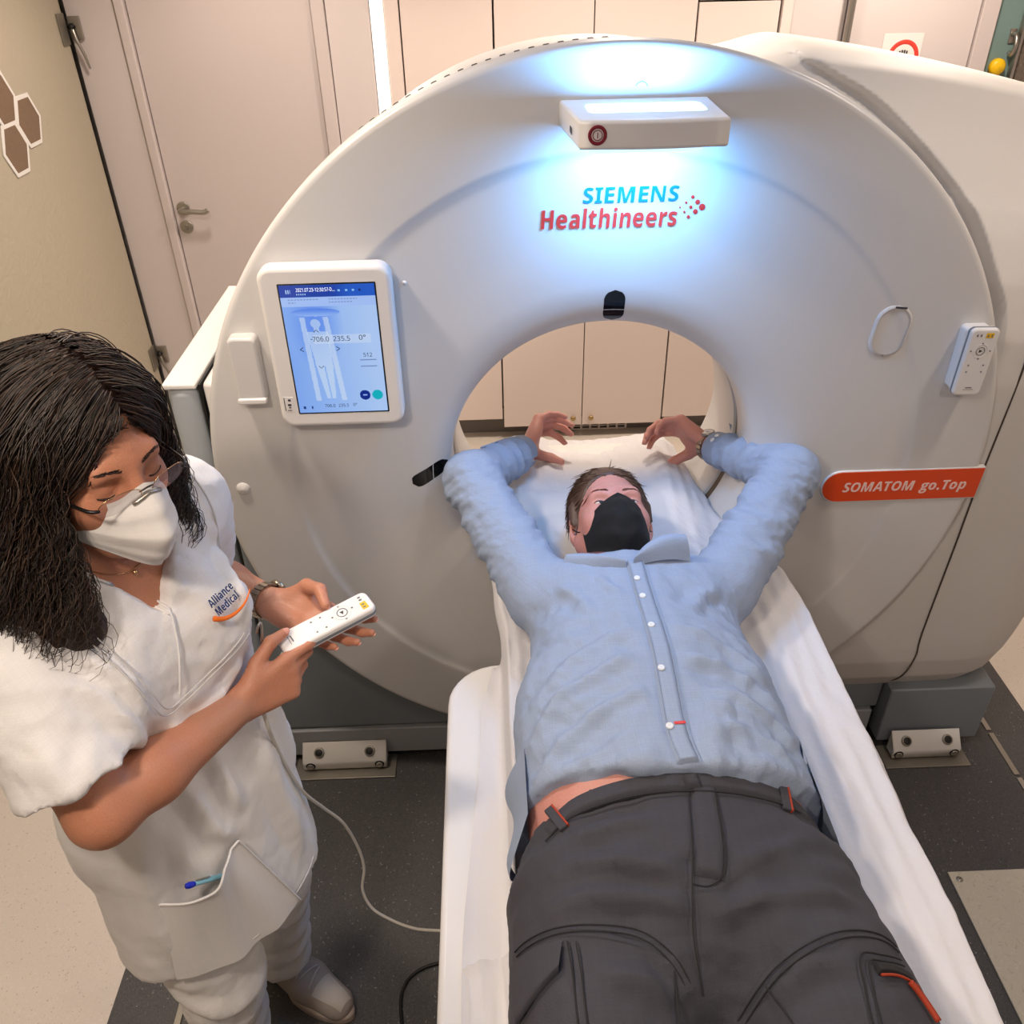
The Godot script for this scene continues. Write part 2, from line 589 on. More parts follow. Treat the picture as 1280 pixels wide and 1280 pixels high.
	# cabinets
	cabinet("narrow cream cabinet panel at the left of the double doors", -0.534, -0.198, [[0.115, 2.30, 0]])
	cabinet("tall cream double-door cabinet seen through the scanner bore", -0.194, 0.552, [[0.072, 2.30, 1], [0.072, 2.30, 2]])
	cabinet("cream cabinet with an upper flap at the right of the double doors", 0.556, 0.856, [[0.10, 1.80, 0], [1.806, 2.30, 0]])
	var kb := structure("baseboard_back", "dark kickboard under the cream cabinets", "baseboard", Vector3(0, 0, 0))
	slab(kb, "kickboard", Vector3(-0.53, 0, -2.058), Vector3(0.855, 0.13, -2.035), M.kick)
	var g := thing("vent_grille", "cream slotted vent grille in the kickboard below the cabinet doors", "vent", Vector3(0.205, 0.037, -2.03))
	slab(g, "frame", Vector3(-0.2, -0.035, -0.004), Vector3(0.2, -0.028, 0.006), M.cabinet)
	slab(g, "frame", Vector3(-0.2, 0.028, -0.004), Vector3(0.2, 0.036, 0.006), M.cabinet)
	for i in 10:
		slab(g, "bar", Vector3(-0.2 + i * 0.0433, -0.03, -0.004), Vector3(-0.19 + i * 0.0433, 0.03, 0.005), M.cabinet)
	for j in 3:
		slab(g, "slat", Vector3(-0.2, -0.017 + j * 0.015, -0.003), Vector3(0.2, -0.012 + j * 0.015, 0.004), M.cabinet)
	slab(g, "backing", Vector3(-0.198, -0.03, -0.005), Vector3(0.198, 0.03, -0.003), M.black)
	# hexagon decals: outline of white bands with brown centres
	var hx := [[1.547, -1.441], [1.488, -1.299], [1.629, -1.310]]
	var hl := ["brown hexagon decal with white border, rightmost on the beige wall", "brown hexagon decal with white border, lowest on the beige wall", "brown hexagon decal with white border, cut off by the left picture edge"]
	for i in 3:
		var o := thing("hexagon_decal", hl[i], "decal", Vector3(WX - 0.002 + 0.0004 * i, hx[i][0], hx[i][1]), "hexagon wall decals")
		var p1 := PackedVector2Array()
		var p2 := PackedVector2Array()
		for k in 6:
			var a := TAU * k / 6
			p1.append(Vector2(cos(a), sin(a)) * 0.089)
			p2.append(Vector2(cos(a), sin(a)) * 0.0745)
		var bb := Basis(Vector3(0, 0, -1), Vector3(1, 0, 0), Vector3(0, 1, 0))
		part(o, "border", rprism(p1, 0.004, 0.0008, 1), M.white_plastic, Vector3.ZERO, bb)
		part(o, "brown_centre", rprism(p2, 0.004, 0.0008, 1), M.hexbrown, Vector3(0.001, 0, 0), bb)
	# things on the back wall at the right
	var pb := thing("pull_bar", "vertical chrome pull bar on the white door panel at top right", "handle", Vector3(1.106, 1.95, WZ + 0.035))
	part(pb, "bar", tube([Vector3(0, -0.34, 0), Vector3(0, 0.4, 0)], [0.013], 12), M.steel)
	part(pb, "bracket", tube([Vector3(0, -0.325, -0.035), Vector3(0, -0.325, 0.0)], [0.012], 10), M.steel)
	var sg := thing("warning_sign", "white sticker with red ring and black hand on the door panel", "sign", Vector3(1.345, 1.605, WZ + 0.002))
	part(sg, "sticker", rbox(Vector3(0.15, 0.16, 0.002), 0.0006), M.white_plastic, Vector3(-0.01, 0, 0))
	var ring := []
	for k in 41:
		var a := TAU * k / 40
		ring.append(Vector3(cos(a) * 0.052, sin(a) * 0.052, 0.002))
	part(sg, "red_ring", tube(ring, [0.009], 6, false), M.red, Vector3(0, 0, 0), Basis.from_scale(Vector3(1, 1, 0.2)))
	for k in 4:
		part(sg, "hand_finger", rbox(Vector3(0.006, 0.024 + 0.006 * (1 - abs(k - 1.5)), 0.0015), 0.0005), M.ink, Vector3(-0.015 + k * 0.009, 0.012, 0.003))
	part(sg, "hand_palm", rbox(Vector3(0.034, 0.03, 0.0015), 0.0005), M.ink, Vector3(-0.002, -0.014, 0.003))
	var yk := thing("yellow_knob", "small yellow knob on the teal wall at the right edge", "knob", Vector3(1.725, 1.563, WZ - 0.03))
	part(yk, "knob", lathe([[0.001, 0.04], [0.022, 0.038], [0.03, 0.028], [0.03, 0.012], [0.02, 0.0]], 20, true), M.yellow)
	var hk := thing("chrome_hook", "small chrome hook above the yellow knob", "hook", Vector3(1.762, 1.635, WZ - 0.03))
	part(hk, "hook", tube(curve_pts([Vector3(0, 0.035, 0), Vector3(0, 0.035, 0.03), Vector3(0, 0.0, 0.045), Vector3(0, -0.03, 0.03), Vector3(0, -0.025, 0.012)], 5), [0.008], 8), M.steel)
	part(hk, "rosette", rbox(Vector3(0.024, 0.05, 0.006), 0.002), M.steel, Vector3(0, 0.03, 0.003))
	# ceiling downlights: round frames with glowing discs and a spot each
	var spots := [
		[-1.0, 0.22, "round ceiling downlight above the technician", 1.1],
		[1.05, 0.30, "round ceiling downlight right of the scanner", 0.55],
		[-0.42, 1.22, "round ceiling downlight nearest above the viewpoint", 0.25],
		[-0.80, 1.50, "round ceiling downlight at the left behind the technician", 1.0],
		[0.85, 1.85, "round ceiling downlight behind the viewpoint on the right", 0.5],
		[-1.0, -1.25, "round ceiling downlight in front of the door", 0.95],
		[0.15, -1.15, "round ceiling downlight in front of the cream cabinets", 1.25],
		[1.25, -1.3, "round ceiling downlight near the warning sign", 1.4]]
	for s in spots:
		var o := thing("ceiling_downlight", s[2], "light", Vector3(s[0], 2.42, s[1]), "ceiling downlights")
		part(o, "frame_ring", lathe([[0.088, -0.001], [0.09, -0.010], [0.105, -0.008], [0.11, 0.0]], 32), M.white_plastic)
		part(o, "glowing_face", lathe([[0.001, -0.006], [0.088, -0.005], [0.088, 0.0]], 32), glow(Color(1.0, 0.94, 0.87), 3.0))
		var sp := SpotLight3D.new()
		sp.name = "downlight_beam"
		sp.light_color = Color(1.0, 0.925, 0.85)
		sp.light_energy = s[3] * LAMP
		sp.light_size = 0.08
		sp.spot_range = 8.0
		sp.spot_angle = 78.0
		sp.spot_angle_attenuation = 0.6
		sp.spot_attenuation = 2.0
		sp.shadow_enabled = true
		sp.transform = Transform3D(Basis(Vector3.RIGHT, -PI / 2), Vector3(0, -0.03, 0))
		o.add_child(sp)
const LAMP := 1.4

func strip(o: Node3D, z0: float, z1: float):
	var n := int((z1 - z0) / 0.16)
	for i in n:
		part(o, "hinge_leaf", rbox(Vector3(0.016, 0.005, 0.155), 0.0015), M.steel_dull if i % 2 else M.steel, Vector3(0, 0.002, z0 + (i + 0.5) * (z1 - z0) / n))

func cabinet(label: String, x0: float, x1: float, doors: Array):
	var o := thing("storage_cabinet", label, "cabinet", Vector3((x0 + x1) / 2, 0, WZ), "cream built-in cabinets")
	var w := x1 - x0
	slab(o, "carcass", Vector3(-w / 2 + 0.002, 0.13, -0.105), Vector3(w / 2 - 0.002, 2.34, -0.022), M.gap)
	slab(o, "top_panel", Vector3(-w / 2 + 0.002, 2.31, -0.105), Vector3(w / 2 - 0.002, 2.42, -0.005), M.cabinet)
	for d in doors:
		var a := -w / 2 + 0.0015
		var b := w / 2 - 0.0015
		if d[2] == 1:
			b = -0.004 - 0.002
		if d[2] == 2:
			a = -0.004 + 0.002
		var dr := part(o, "cabinet_door", rbox(Vector3(b - a, d[1] - d[0], 0.02), 0.002), M.cabinet, Vector3((a + b) / 2, (d[0] + d[1]) / 2, -0.01))
		if d[2] > 0:
			var kx := (b - a) / 2 - 0.04
			part(dr, "knob", lathe([[0.001, 0.022], [0.010, 0.021], [0.013, 0.016], [0.012, 0.010], [0.006, 0.0]], 16, true), M.brass, Vector3(kx if d[2] == 1 else -kx, -(d[1] - d[0]) / 2 + 0.042, 0.01))

# ---------------------------------------------------------------- scanner
const DISH := [[0.30, -0.10], [0.342, -0.10], [0.345, -0.06], [0.352, -0.042], [0.37, -0.025], [0.40, -0.0145], [0.44, -0.0095], [0.55, -0.007], [0.676, -0.006], [0.70, 0.0], [0.855, 0.0]]
func face_z(p: Vector3) -> float:
	return lin(DISH, Vector2(p.x, p.y - HC.y).length())

func build_gantry():
	var g := thing("ct_scanner", "white ring-shaped CT scanner gantry with blue lamp and touch panel", "scanner", Vector3(0, 0, 0))
	# front ring: dish, lip and bore tube
	var prof := [[0.366, -0.46], [0.352, -0.43], [0.343, -0.40], [0.342, -0.30], [0.342, -0.185], [0.349, -0.183], [0.349, -0.153], [0.342, -0.151], [0.342, -0.10], [0.345, -0.06], [0.352, -0.042], [0.370, -0.025], [0.385, -0.0185], [0.40, -0.0145], [0.42, -0.0112], [0.44, -0.0095], [0.50, -0.008], [0.60, -0.0065], [0.676, -0.006], [0.684, -0.0055], [0.690, -0.004], [0.694, -0.002], [0.698, -0.0005], [0.704, 0.0], [0.78, 0.0], [0.855, 0.0], [0.862, -0.001], [0.867, -0.004], [0.87, -0.010], [0.87, -0.02], [0.869, -0.06], [0.865, -0.10], [0.856, -0.16], [0.845, -0.22], [0.82, -0.24]]
	var fr_rows := []
	for p in prof:
		var fr_r := []
		for i in 200:
			var t := TAU * i / 200.0
			# the step of the dish is shallower at the right
			var f := lerpf(1.0, 0.35, smoothstep(0.1, 0.8, cos(t)))
			var z: float = p[1]
			if p[0] > 0.5 and p[0] < 0.70:
				z *= f
			elif p[0] >= 0.37 and p[0] <= 0.5:
				z += 0.006 * (1.0 - f) * (p[0] - 0.37) / 0.13
			fr_r.append(Vector3(p[0] * cos(t), p[0] * sin(t), z))
		fr_rows.append(fr_r)
	part(g, "front_ring", sheet(fr_rows, true), M.gantry, HC)
	var back := [[0.366, -0.46], [0.40, -0.49], [0.56, -0.62], [0.70, -0.70], [0.78, -0.72], [0.815, -0.68], [0.82, -0.24]]
	part(g, "rear_ring", lathe(back, 96, true), M.gantry, HC)
	part(g, "scan_window", lathe([[0.3475, -0.182], [0.3475, -0.154]], 120, true), mat(Color(0.40, 0.33, 0.25), 0.35), HC)
	# vents on the drum, behind the top-left rim
	for i in 19:
		var a := deg_to_rad(91.5 + i * 1.75)
		var b := Basis(Vector3(0, 0, 1), a - PI / 2)
		part(g, "vent_slot", rbox(Vector3(0.0115, 0.006, 0.034), 0.002), M.gap, HC + Vector3(cos(a), sin(a), 0) * 0.8652 + Vector3(0, 0, -0.07), b)
	# right side cover; a cove runs along the ring and dies out at both ends
	var rows := []
	var zt := [[0.19, -0.13], [0.23, -0.075], [0.30, -0.032], [0.37, -0.018], [0.42, -0.016], [1.20, -0.016], [1.30, -0.026], [1.42, -0.065], [1.52, -0.115], [1.578, -0.150], [1.60, -0.180], [1.70, -0.270], [1.78, -0.345], [1.815, -0.39], [1.832, -0.46]]
	var xs := []
	for i in 125:
		xs.append(0.33 + i * 0.0058)
	xs.append_array([1.06, 1.07, 1.09, 1.12, 1.15, 1.175, 1.195, 1.21, 1.22, 1.225, 1.225, 1.225])
	var dzt := [[1.0, 0.0], [1.06, -0.003], [1.09, -0.007], [1.12, -0.014], [1.15, -0.026], [1.175, -0.042], [1.195, -0.062], [1.21, -0.09], [1.22, -0.125], [1.2249, -0.18]]
	var nx := xs.size()
	for j in 236:
		var y := 0.19 + j * (1.832 - 0.19) / 235.0
		var r := []
		for i in nx:
			var x: float = xs[i]
			var top := 1.0 - 0.040 * pow(maxf(0.0, x - 0.3) / 0.56, 1.5) * smoothstep(1.3, 1.83, y) - 0.022 * smoothstep(0.50, 0.32, x) * smoothstep(1.5, 1.8, y)
			var lowb := -0.055 * smoothstep(0.9, 1.22, x) * (1.0 - smoothstep(0.2, 0.55, y))
			var z := lin(zt, y) + lin(dzt, x)
			if i == nx - 2:
				z = -0.45
			elif i == nx - 1:
				z = -0.82
			var yy := y * top
			var rr := Vector2(x, yy - HC.y).length()
			var th := rad_to_deg(atan2(yy - HC.y, x))
			var wb := lut([[14.0, 0.0], [24.0, 0.035], [36.0, 0.058], [48.0, 0.055], [60.0, 0.036], [71.0, 0.0]], th)
			if wb > 0.002 and rr < RR + wb + 0.008:
				z -= 0.045 * (1.0 - smoothstep(RR + wb - 0.006, RR + wb + 0.008, rr)) * minf(1.0, wb / 0.03)
			if rr < 0.845:
				z = minf(z, -0.10)
			r.append(Vector3(x + lowb, yy, z))
		rows.append(r)
	var tr := []
	for q in rows[rows.size() - 1]:
		tr.append(Vector3(q.x, q.y - 0.004, -0.82))
	rows.append(tr)
	part(g, "side_cover", sheet_outside(rows), M.gantry_side)
	var seam := []
	for q in [[0.905, 1.33, -0.034], [0.903, 1.245, -0.018], [0.888, 0.95, -0.0145], [0.884, 0.772, -0.0145], [0.876, 0.481, -0.0145], [0.880, 0.39, -0.0155], [0.868, 0.30, -0.031], [0.858, 0.21, -0.098]]:
		seam.append(Vector3(q[0], q[1], q[2]))
	part(g, "cover_seam", tube(curve_pts(seam, 6), [0.0021], 6), mat(Color(0.27, 0.235, 0.205), 0.8))
	# left: grey side panel with white cap, dark base, plinth
	var gp := part(g, "side_panel", rbox(Vector3(0.072, 1.06, 0.62), 0.03, 3), M.grey_paint, Vector3(-0.9285, 0.70, -0.385))
	part(gp, "white_cap", rbox(Vector3(0.074, 0.012, 0.622), 0.004), M.white_gloss, Vector3(0, 0.532, 0))
	var ic := part(g, "inner_cover", rbox(Vector3(0.28, 0.30, 0.6), 0.012), M.white_gloss, Vector3(-0.742, 1.084, -0.385))
	part(g, "body_base", rbox(Vector3(1.74, 0.50, 0.62), 0.01), M.grey_dark, Vector3(-0.013, 0.383, -0.385))
	part(g, "body_column", rbox(Vector3(0.36, 0.34, 0.62), 0.01), M.grey_dark, Vector3(-0.703, 0.78, -0.385))
	part(g, "seam_gap", rbox(Vector3(0.006, 1.06, 0.4), 0.001), M.black, Vector3(-0.8895, 0.70, -0.29))
	part(g, "plinth", rbox(Vector3(1.80, 0.10, 0.62), 0.004), M.plinth, Vector3(-0.06, 0.078, -0.376))
	part(g, "base_right", rbox(Vector3(0.30, 0.21, 0.62), 0.006), M.grey_dark, Vector3(1.01, 0.135, -0.345))
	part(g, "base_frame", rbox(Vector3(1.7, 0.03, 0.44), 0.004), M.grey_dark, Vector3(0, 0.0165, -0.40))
	# laser windows
	var bz := Basis(Vector3(1, 0, 0), PI / 2)
	window_slot(g, Vector3(0.008, 0.392, 0), PI / 2, 0.074, 0.043)
	window_slot(g, Vector3(-0.392, 0.008, 0), deg_to_rad(28), 0.092, 0.034)
	# small raised details on the face
	arc_mark(g, Vector3(0.034, 0.795, 0.0005))
	var dome := part(g, "status_dome", lathe([[0.001, 0.008], [0.012, 0.006], [0.016, 0.0]], 20, true), M.white_gloss, Vector3(-0.813, 1.013, 0.0))
	part(g, "hole_cap", lathe([[0.001, 0.003], [0.004, 0.002], [0.005, 0.0]], 12, true), M.white_gloss, Vector3(-0.41, 1.475, -0.006))
	# oval cap at the right
	var cap := part(g, "oval_cap", rprism(rrect(0.083, 0.118, 0.0415, 10), 0.026, 0.008, 3), M.gantry, Vector3(0.583, 1.345, -0.0115), bz * Basis(Vector3.UP, deg_to_rad(-6)))
	part(cap, "cap_slot", rbox(Vector3(0.024, 0.002, 0.004), 0.0005), M.ink, Vector3(0.004, 0.0135, -0.052))
	# empty remote holder at the left
	var hold := part(g, "remote_holder", rprism(rrect(0.058, 0.145, 0.012, 5), 0.034, 0.006, 3), M.gantry, Vector3(-0.742, 1.312, 0.014), bz)
	part(hold, "holder_lip", rbox(Vector3(0.060, 0.018, 0.014), 0.005, 3), M.white_gloss, Vector3(0, 0.012, 0.066))
	# orange name plate
	var pl := PackedVector2Array()
	for i in 13:
		var a := PI / 2 + PI * i / 12
		pl.append(Vector2(0.040 * cos(a) + 0.552, 0.040 * sin(a)))
	pl.append(Vector2(0.878, -0.040))
	pl.append(Vector2(0.882, 0.040))
	var fr := PackedVector2Array()
	for i in 13:
		var a := PI / 2 + PI * i / 12
		fr.append(Vector2(0.0425 * cos(a) + 0.552, 0.0425 * sin(a)))
	fr.append(Vector2(0.879, -0.0425))
	fr.append(Vector2(0.8825, 0.0425))
	part(g, "name_plate_rim", rprism(fr, 0.0130, 0.001), M.white_gloss, Vector3(0, 0.9635, -0.005), Basis(Vector3(1, 0, 0), Vector3(0, 0, 1), Vector3(0, 1, 0)))
	var np := part(g, "name_plate", rprism(pl, 0.0146, 0.0008), M.orange, Vector3(0, 0.9635, -0.005), Basis(Vector3(1, 0, 0), Vector3(0, 0, 1), Vector3(0, 1, 0)))
	np.set_meta("label", "orange name plate with white lettering")
	lettering(g, "plate_lettering", "SOMATOM", 0.163, 0.0255, M.pink_white, Vector3(0.643, 0.9625, 0.0026), Basis.IDENTITY, true, 0.14)
	lettering(g, "plate_lettering", "go.Top", 0.106, 0.034, M.pink_white, Vector3(0.795, 0.957, 0.0026), Basis.IDENTITY, true, 0.14)
	lettering(g, "logo_lettering", "SIEMENS", 0.179, 0.0285, M.logo_blue, Vector3(0.0275, 1.6325, -0.0047), Basis.IDENTITY, true, 0.06)
	lettering(g, "logo_lettering", "Healthineers", 0.258, 0.037, M.logo_red, Vector3(-0.0115, 1.591, -0.0047), Basis.IDENTITY, true, 0.06)
	for q in [[0.1215, 1.6065, 0.0016], [0.1325, 1.615, 0.0022], [0.1305, 1.598, 0.0021], [0.144, 1.625, 0.0032], [0.142, 1.6065, 0.0030], [0.139, 1.5885, 0.0030], [0.154, 1.6155, 0.0043], [0.1515, 1.598, 0.0043], [0.1635, 1.606, 0.0058]]:
		part(g, "logo_dot", lathe([[0.0002, 0.0006], [q[2] * 1.04, 0.0006], [q[2] * 1.04, 0.0]], 18, true), M.logo_red, Vector3(q[0], q[1], -0.0052))
	touch_panel(g)
	lamp_bar(g)

func window_slot(g: Node3D, rel: Vector3, rot: float, length: float, width: float):
	# dark window let into the flare of the bore
	var n := 14
	var rows := []
	var dirv := Vector3(cos(rot), sin(rot), 0)
	var side := Vector3(-sin(rot), cos(rot), 0)
	for j in 9:
		var r := []
		var t := -1.0 + 2.0 * j / 8.0
		for i in n + 1:
			var s := -1.0 + 2.0 * i / n
			var hl := length / 2
			var hw := width / 2
			var cx := hl - hw
			var xx := s * hl
			var lim := hw
			if abs(xx) > cx:
				lim = sqrt(max(0.0, hw * hw - pow(abs(xx) - cx, 2)))
			var q := rel + dirv * xx + side * t * lim
			var z := lin(DISH, Vector2(q.x, q.y).length()) + 0.0012
			r.append(HC + Vector3(q.x, q.y, z))
		rows.append(r)
	part(g, "laser_window", sheet(rows), M.black_gloss)

func arc_mark(g: Node3D, at: Vector3):
	var pts := []
	for i in 13:
		var a := deg_to_rad(20 + i * 11.5)
		pts.append(Vector3(cos(a) * 0.011, sin(a) * 0.011, 0))
	part(g, "arc_mark", tube(pts, [0.0008], 5), M.grey_rubber, HC + at)

func touch_panel(g: Node3D):
	# tablet: about 25 x 34 cm, held just proud of the face
	var tp := Vector3(-0.558, 1.358, 0.022)
	var bz := Basis(Vector3(1, 0, 0), PI / 2)
	var p := part(g, "touch_panel", rprism(rrect(0.255, 0.340, 0.027, 8), 0.042, 0.009, 4), M.white_plastic, tp, bz)
	p.set_meta("label", "white tablet-shaped touch panel with blue screen")
	var w := 0.182
	var h := 0.272
	var scr := part(p, "screen", sheet([[Vector3(-w / 2, 0, -h / 2), Vector3(w / 2, 0, -h / 2)], [Vector3(-w / 2, 0, h / 2), Vector3(w / 2, 0, h / 2)]], false, false, true), screen_mat(), Vector3(0.004, 0.0216, 0.0))
	part(p, "screen_border", rprism(rrect(w + 0.006, h + 0.006, 0.002, 2), 0.002, 0.0003, 1), M.black_gloss, Vector3(0.004, 0.0204, 0.0))
	var o := Vector3(0.004, 0.0218, 0)
	var fl := Basis(Vector3(1, 0, 0), -PI / 2)
	var tw := glow(Color(0.85, 0.92, 1.0), 0.75)
	var td := mat(Color(0.06, 0.14, 0.30), 0.5)
	for q in [["2021.07.23-12:30:57-D...", -0.022, -0.1265, 0.074, 0.0072, tw], ["706.0", -0.0255, -0.026, 0.032, 0.0105, td], ["-", -0.0435, -0.026, 0.004, 0.0012, td], ["235.5", 0.0155, -0.026, 0.033, 0.0105, td], ["0\u00b0", 0.0565, -0.0275, 0.0135, 0.0105, td], ["512", 0.063, 0.010, 0.017, 0.0085, td], ["706.0", -0.027, 0.121, 0.021, 0.007, td], ["235.5", 0.001, 0.121, 0.021, 0.007, td], ["0\u00b0", 0.025, 0.120, 0.008, 0.007, td]]:
		lettering(p, "screen_text", q[0], q[3], q[4], q[5], o + Vector3(q[1], 0, q[2]), fl, false, 0.0, 0.0003)
	for q in [["<", -0.066, -0.005, 0.007, 0.011], [">", 0.006, -0.005, 0.007, 0.011]]:
		lettering(p, "screen_text", q[0], q[3], q[4], td, o + Vector3(q[1], 0, q[2]), fl, false, 0.0, 0.0003)
	for q in [[-0.0325, -0.043, -1], [-0.0325, 0.034, 1]]:
		part(p, "screen_arrow", tube([Vector3(-0.005, 0, -0.0025 * q[2]), Vector3(0, 0, 0.0025 * q[2]), Vector3(0.005, 0, -0.0025 * q[2])], [0.0007], 4), td, o + Vector3(q[0], 0, q[1]), Basis.IDENTITY)
	# sticker with small print at the lower left corner
	var st := part(p, "sticker", rbox(Vector3(0.020, 0.001, 0.032), 0.0004, 1), M.white_plastic, Vector3(-0.107, 0.0212, 0.115))
	for q in [[-0.0085, 0.0, 0.0016, 0.030], [0.002, -0.009, 0.006, 0.005], [0.001, 0.002, 0.007, 0.005], [0.001, 0.008, 0.005, 0.003], [0.0, 0.014, 0.009, 0.0018]]:
		part(st, "print_mark", rbox(Vector3(q[2], 0.0006, q[3]), 0.0002, 1), M.ink, Vector3(q[0], 0.0006, q[1]))

func screen_mat() -> StandardMaterial3D:
	var W := 184
	var H := 274
	var img := Image.create(W, H, false, Image.FORMAT_RGB8)
	for y in H:
		for x in W:
			var u := float(x) / W
			var v := float(y) / H
			var c := Color(0.52, 0.69, 0.98).lerp(Color(0.70, 0.82, 1.0), clamp(u * 1.1, 0, 1))
			var dist := Vector2((u - 0.32) * 1.3, v - 0.28).length()
			c = c.lerp(Color(0.30, 0.50, 0.95), clamp(0.75 - dist * 1.9, 0, 0.75))
			# light title band and white lines
			if v < 0.085:
				c = Color(0.04, 0.24, 0.66).lerp(Color(0.10, 0.36, 0.80), smoothstep(0.5, 0.75, u))
			elif v < 0.155:
				c = Color(0.66, 0.78, 1.0)
			# scanner ring seen from above
			var e := pow((u - 0.34) / 0.26, 2) + pow((v - 0.2) / 0.030, 2)
			if e < 1.0 and v > 0.155:
				c = Color(0.36, 0.55, 0.95).lerp(Color(0.62, 0.76, 1.0), clamp((v - 0.18) / 0.05, 0, 1))
			# table rails
			var cx := 0.315 + (v - 0.25) * 0.10
			for s in [-1, 1]:
				var xr: float = cx + s * (0.125 + (v - 0.25) * 0.03)
				if v > 0.235 and v < 0.90 and abs(u - xr) < 0.028:
					c = c.lerp(Color(0.86, 0.92, 1.0), 0.6)
			# drawn figure
			var fx := 0.32 + (v - 0.25) * 0.10
			var inside := Vector2((u - fx) * 0.68, v - 0.285).length() < 0.036
			if v > 0.315 and v < 0.35 and abs(u - fx) < 0.03:
				inside = true
			if v >= 0.345 and v < 0.62 and abs(u - fx) < lerp(0.115, 0.095, clamp((v - 0.36) / 0.2, 0, 1)):
				inside = true
			if v >= 0.62 and v < 0.88:
				var lg: float = abs(u - fx)
				if lg > 0.008 and lg < lerp(0.09, 0.05, (v - 0.62) / 0.26):
					inside = true
			if inside:
				c = c.lerp(Color(0.86, 0.93, 1.0), 0.6)
			if v > 0.37 and v < 0.438 and u > 0.28 and u < 0.9:
				c = c.lerp(Color(0.82, 0.89, 1.0), 0.6)
			if u > 0.75 and u < 0.93 and (abs(v - 0.575) < 0.003 or abs(v - 0.625) < 0.003):
				c = Color(0.45, 0.55, 0.75)
			for l in [[0.06, 0.40, 0.105], [0.06, 0.15, 0.125], [0.5, 0.8, 0.105], [0.5, 0.75, 0.125]]:
				if u > l[0] and u < l[1] and abs(v - l[2]) < 0.004 and (x / 2) % 3 != 0:
					c = Color(0.50, 0.60, 0.82)
			if v < 0.085:
				for l in [[0.17, 0.28, 0.066], [0.06, 0.11, 0.045]]:
					if u > l[0] and u < l[1] and abs(v - l[2]) < (0.006 if l[0] > 0.1 else 0.015) and (x / 2) % 2 == 0:
						c = Color(0.8, 0.9, 1.0)
				for q in [0.62, 0.70, 0.77, 0.84]:
					if Vector2((u - q) * 0.68, v - 0.042).length() < 0.009:
						c = Color(0.6, 0.8, 1.0) if q < 0.8 else Color(0.02, 0.1, 0.4)
			if v > 0.93 and abs(v - 0.955) < 0.012 and (abs(u - 0.06) < 0.015 or abs(u - 0.145) < 0.008):
				c = Color(0.12, 0.25, 0.5)
			if Vector2((u - 0.76) * 0.68, v - 0.862).length() < 0.040:
				c = Color(0.03, 0.16, 0.55)
				if abs(v - 0.862) < 0.006 and abs(u - 0.76) < 0.025:
					c = Color(0.6, 0.75, 1.0)
			if Vector2((u - 0.90) * 0.68, v - 0.862).length() < 0.040:
				c = Color(0.05, 0.72, 0.78)
			img.set_pixel(x, y, c)
	var t := ImageTexture.create_from_image(img)
	var m := mat(Color(0.02, 0.02, 0.02), 0.2)
	m.emission_enabled = true
	m.emission = Color(1, 1, 1)
	m.emission_operator = BaseMaterial3D.EMISSION_OP_MULTIPLY
	m.emission_texture = t
	m.emission_energy_multiplier = 0.85
	return m

func lamp_bar(g: Node3D):
	# lamp bracket on the face: glowing panels on its top and under side
	var c := Vector3(0.022, 1.776, 0.108)
	var n := 10
	var poly := PackedVector2Array()
	# plan outline: slightly bowed front, narrowing to the front
	poly.append(Vector2(-0.132, -0.108))
	poly.append(Vector2(0.130, -0.108))
	for i in n + 1:
		var t := float(i) / n
		poly.append(Vector2(lerp(0.124, -0.116, t), 0.086 + 0.010 * sin(PI * t)))
	var b := part(g, "lamp_housing", rprism(poly, 0.044, 0.006, 3), M.white_plastic, c)
	b.set_meta("label", "white lamp bracket with glowing blue-white panel")
	var pk := rprism(rrect(0.196, 0.078, 0.014, 5), 0.003, 0.001, 1)
	var gm := glow(Color(0.72, 0.91, 1.0), 1.25)
	var up := part(b, "upper_light_panel", pk, gm, Vector3(0.004, 0.0222, -0.012))
	var dn := part(b, "lower_light_panel", rprism(rrect(0.196, 0.078, 0.014, 5), 0.012, 0.002, 1), gm, Vector3(0.004, -0.0240, -0.012), Basis(Vector3.RIGHT, 0.30))
	part(b, "red_ring_mark", tube(ring_pts(0.0125), [0.0028], 8, false), mat(Color(0.50, 0.08, 0.16), 0.4), Vector3(-0.087, 0.001, 0.0915), Basis.from_scale(Vector3(1, 1, 0.3)))
	part(b, "ring_mark_inner", tube(ring_pts(0.0075), [0.0008], 6, false), mat(Color(0.50, 0.15, 0.22), 0.4), Vector3(-0.087, 0.001, 0.0918), Basis.from_scale(Vector3(1, 1, 0.5)))
	part(b, "ring_mark_bar", rbox(Vector3(0.0014, 0.008, 0.001), 0.0003, 1), mat(Color(0.50, 0.15, 0.22), 0.4), Vector3(-0.087, 0.001, 0.0918))
	for i in 4:
		part(b, "side_mark", rbox(Vector3(0.001, 0.010, 0.004), 0.0003, 1), M.ink, Vector3(-0.1225, -0.004, 0.005 + i * 0.008), Basis(Vector3.UP, 0.08))
	for s in [1, -1]:
		var al := AreaLight3D.new()
		al.name = "lamp_light"
		al.area_size = Vector2(0.19, 0.075)
		al.light_color = Color(0.42, 0.71, 1.0)
		al.light_energy = 0.42 if s > 0 else 0.36
		al.area_range = 6.0
		al.shadow_enabled = true
		# tilted a little towards the face of the ring
		var tilt := Basis(Vector3.RIGHT, (PI / 2 if s > 0 else -PI / 2 + 0.30))
		al.transform = Transform3D(tilt, c + Vector3(0.004, 0.0255 * s if s > 0 else -0.041, -0.012))
		g.add_child(al)

func ring_pts(r: float) -> Array:
	var o := []
	for k in 29:
		o.append(Vector3(cos(TAU * k / 28) * r, sin(TAU * k / 28) * r, 0))
	return o

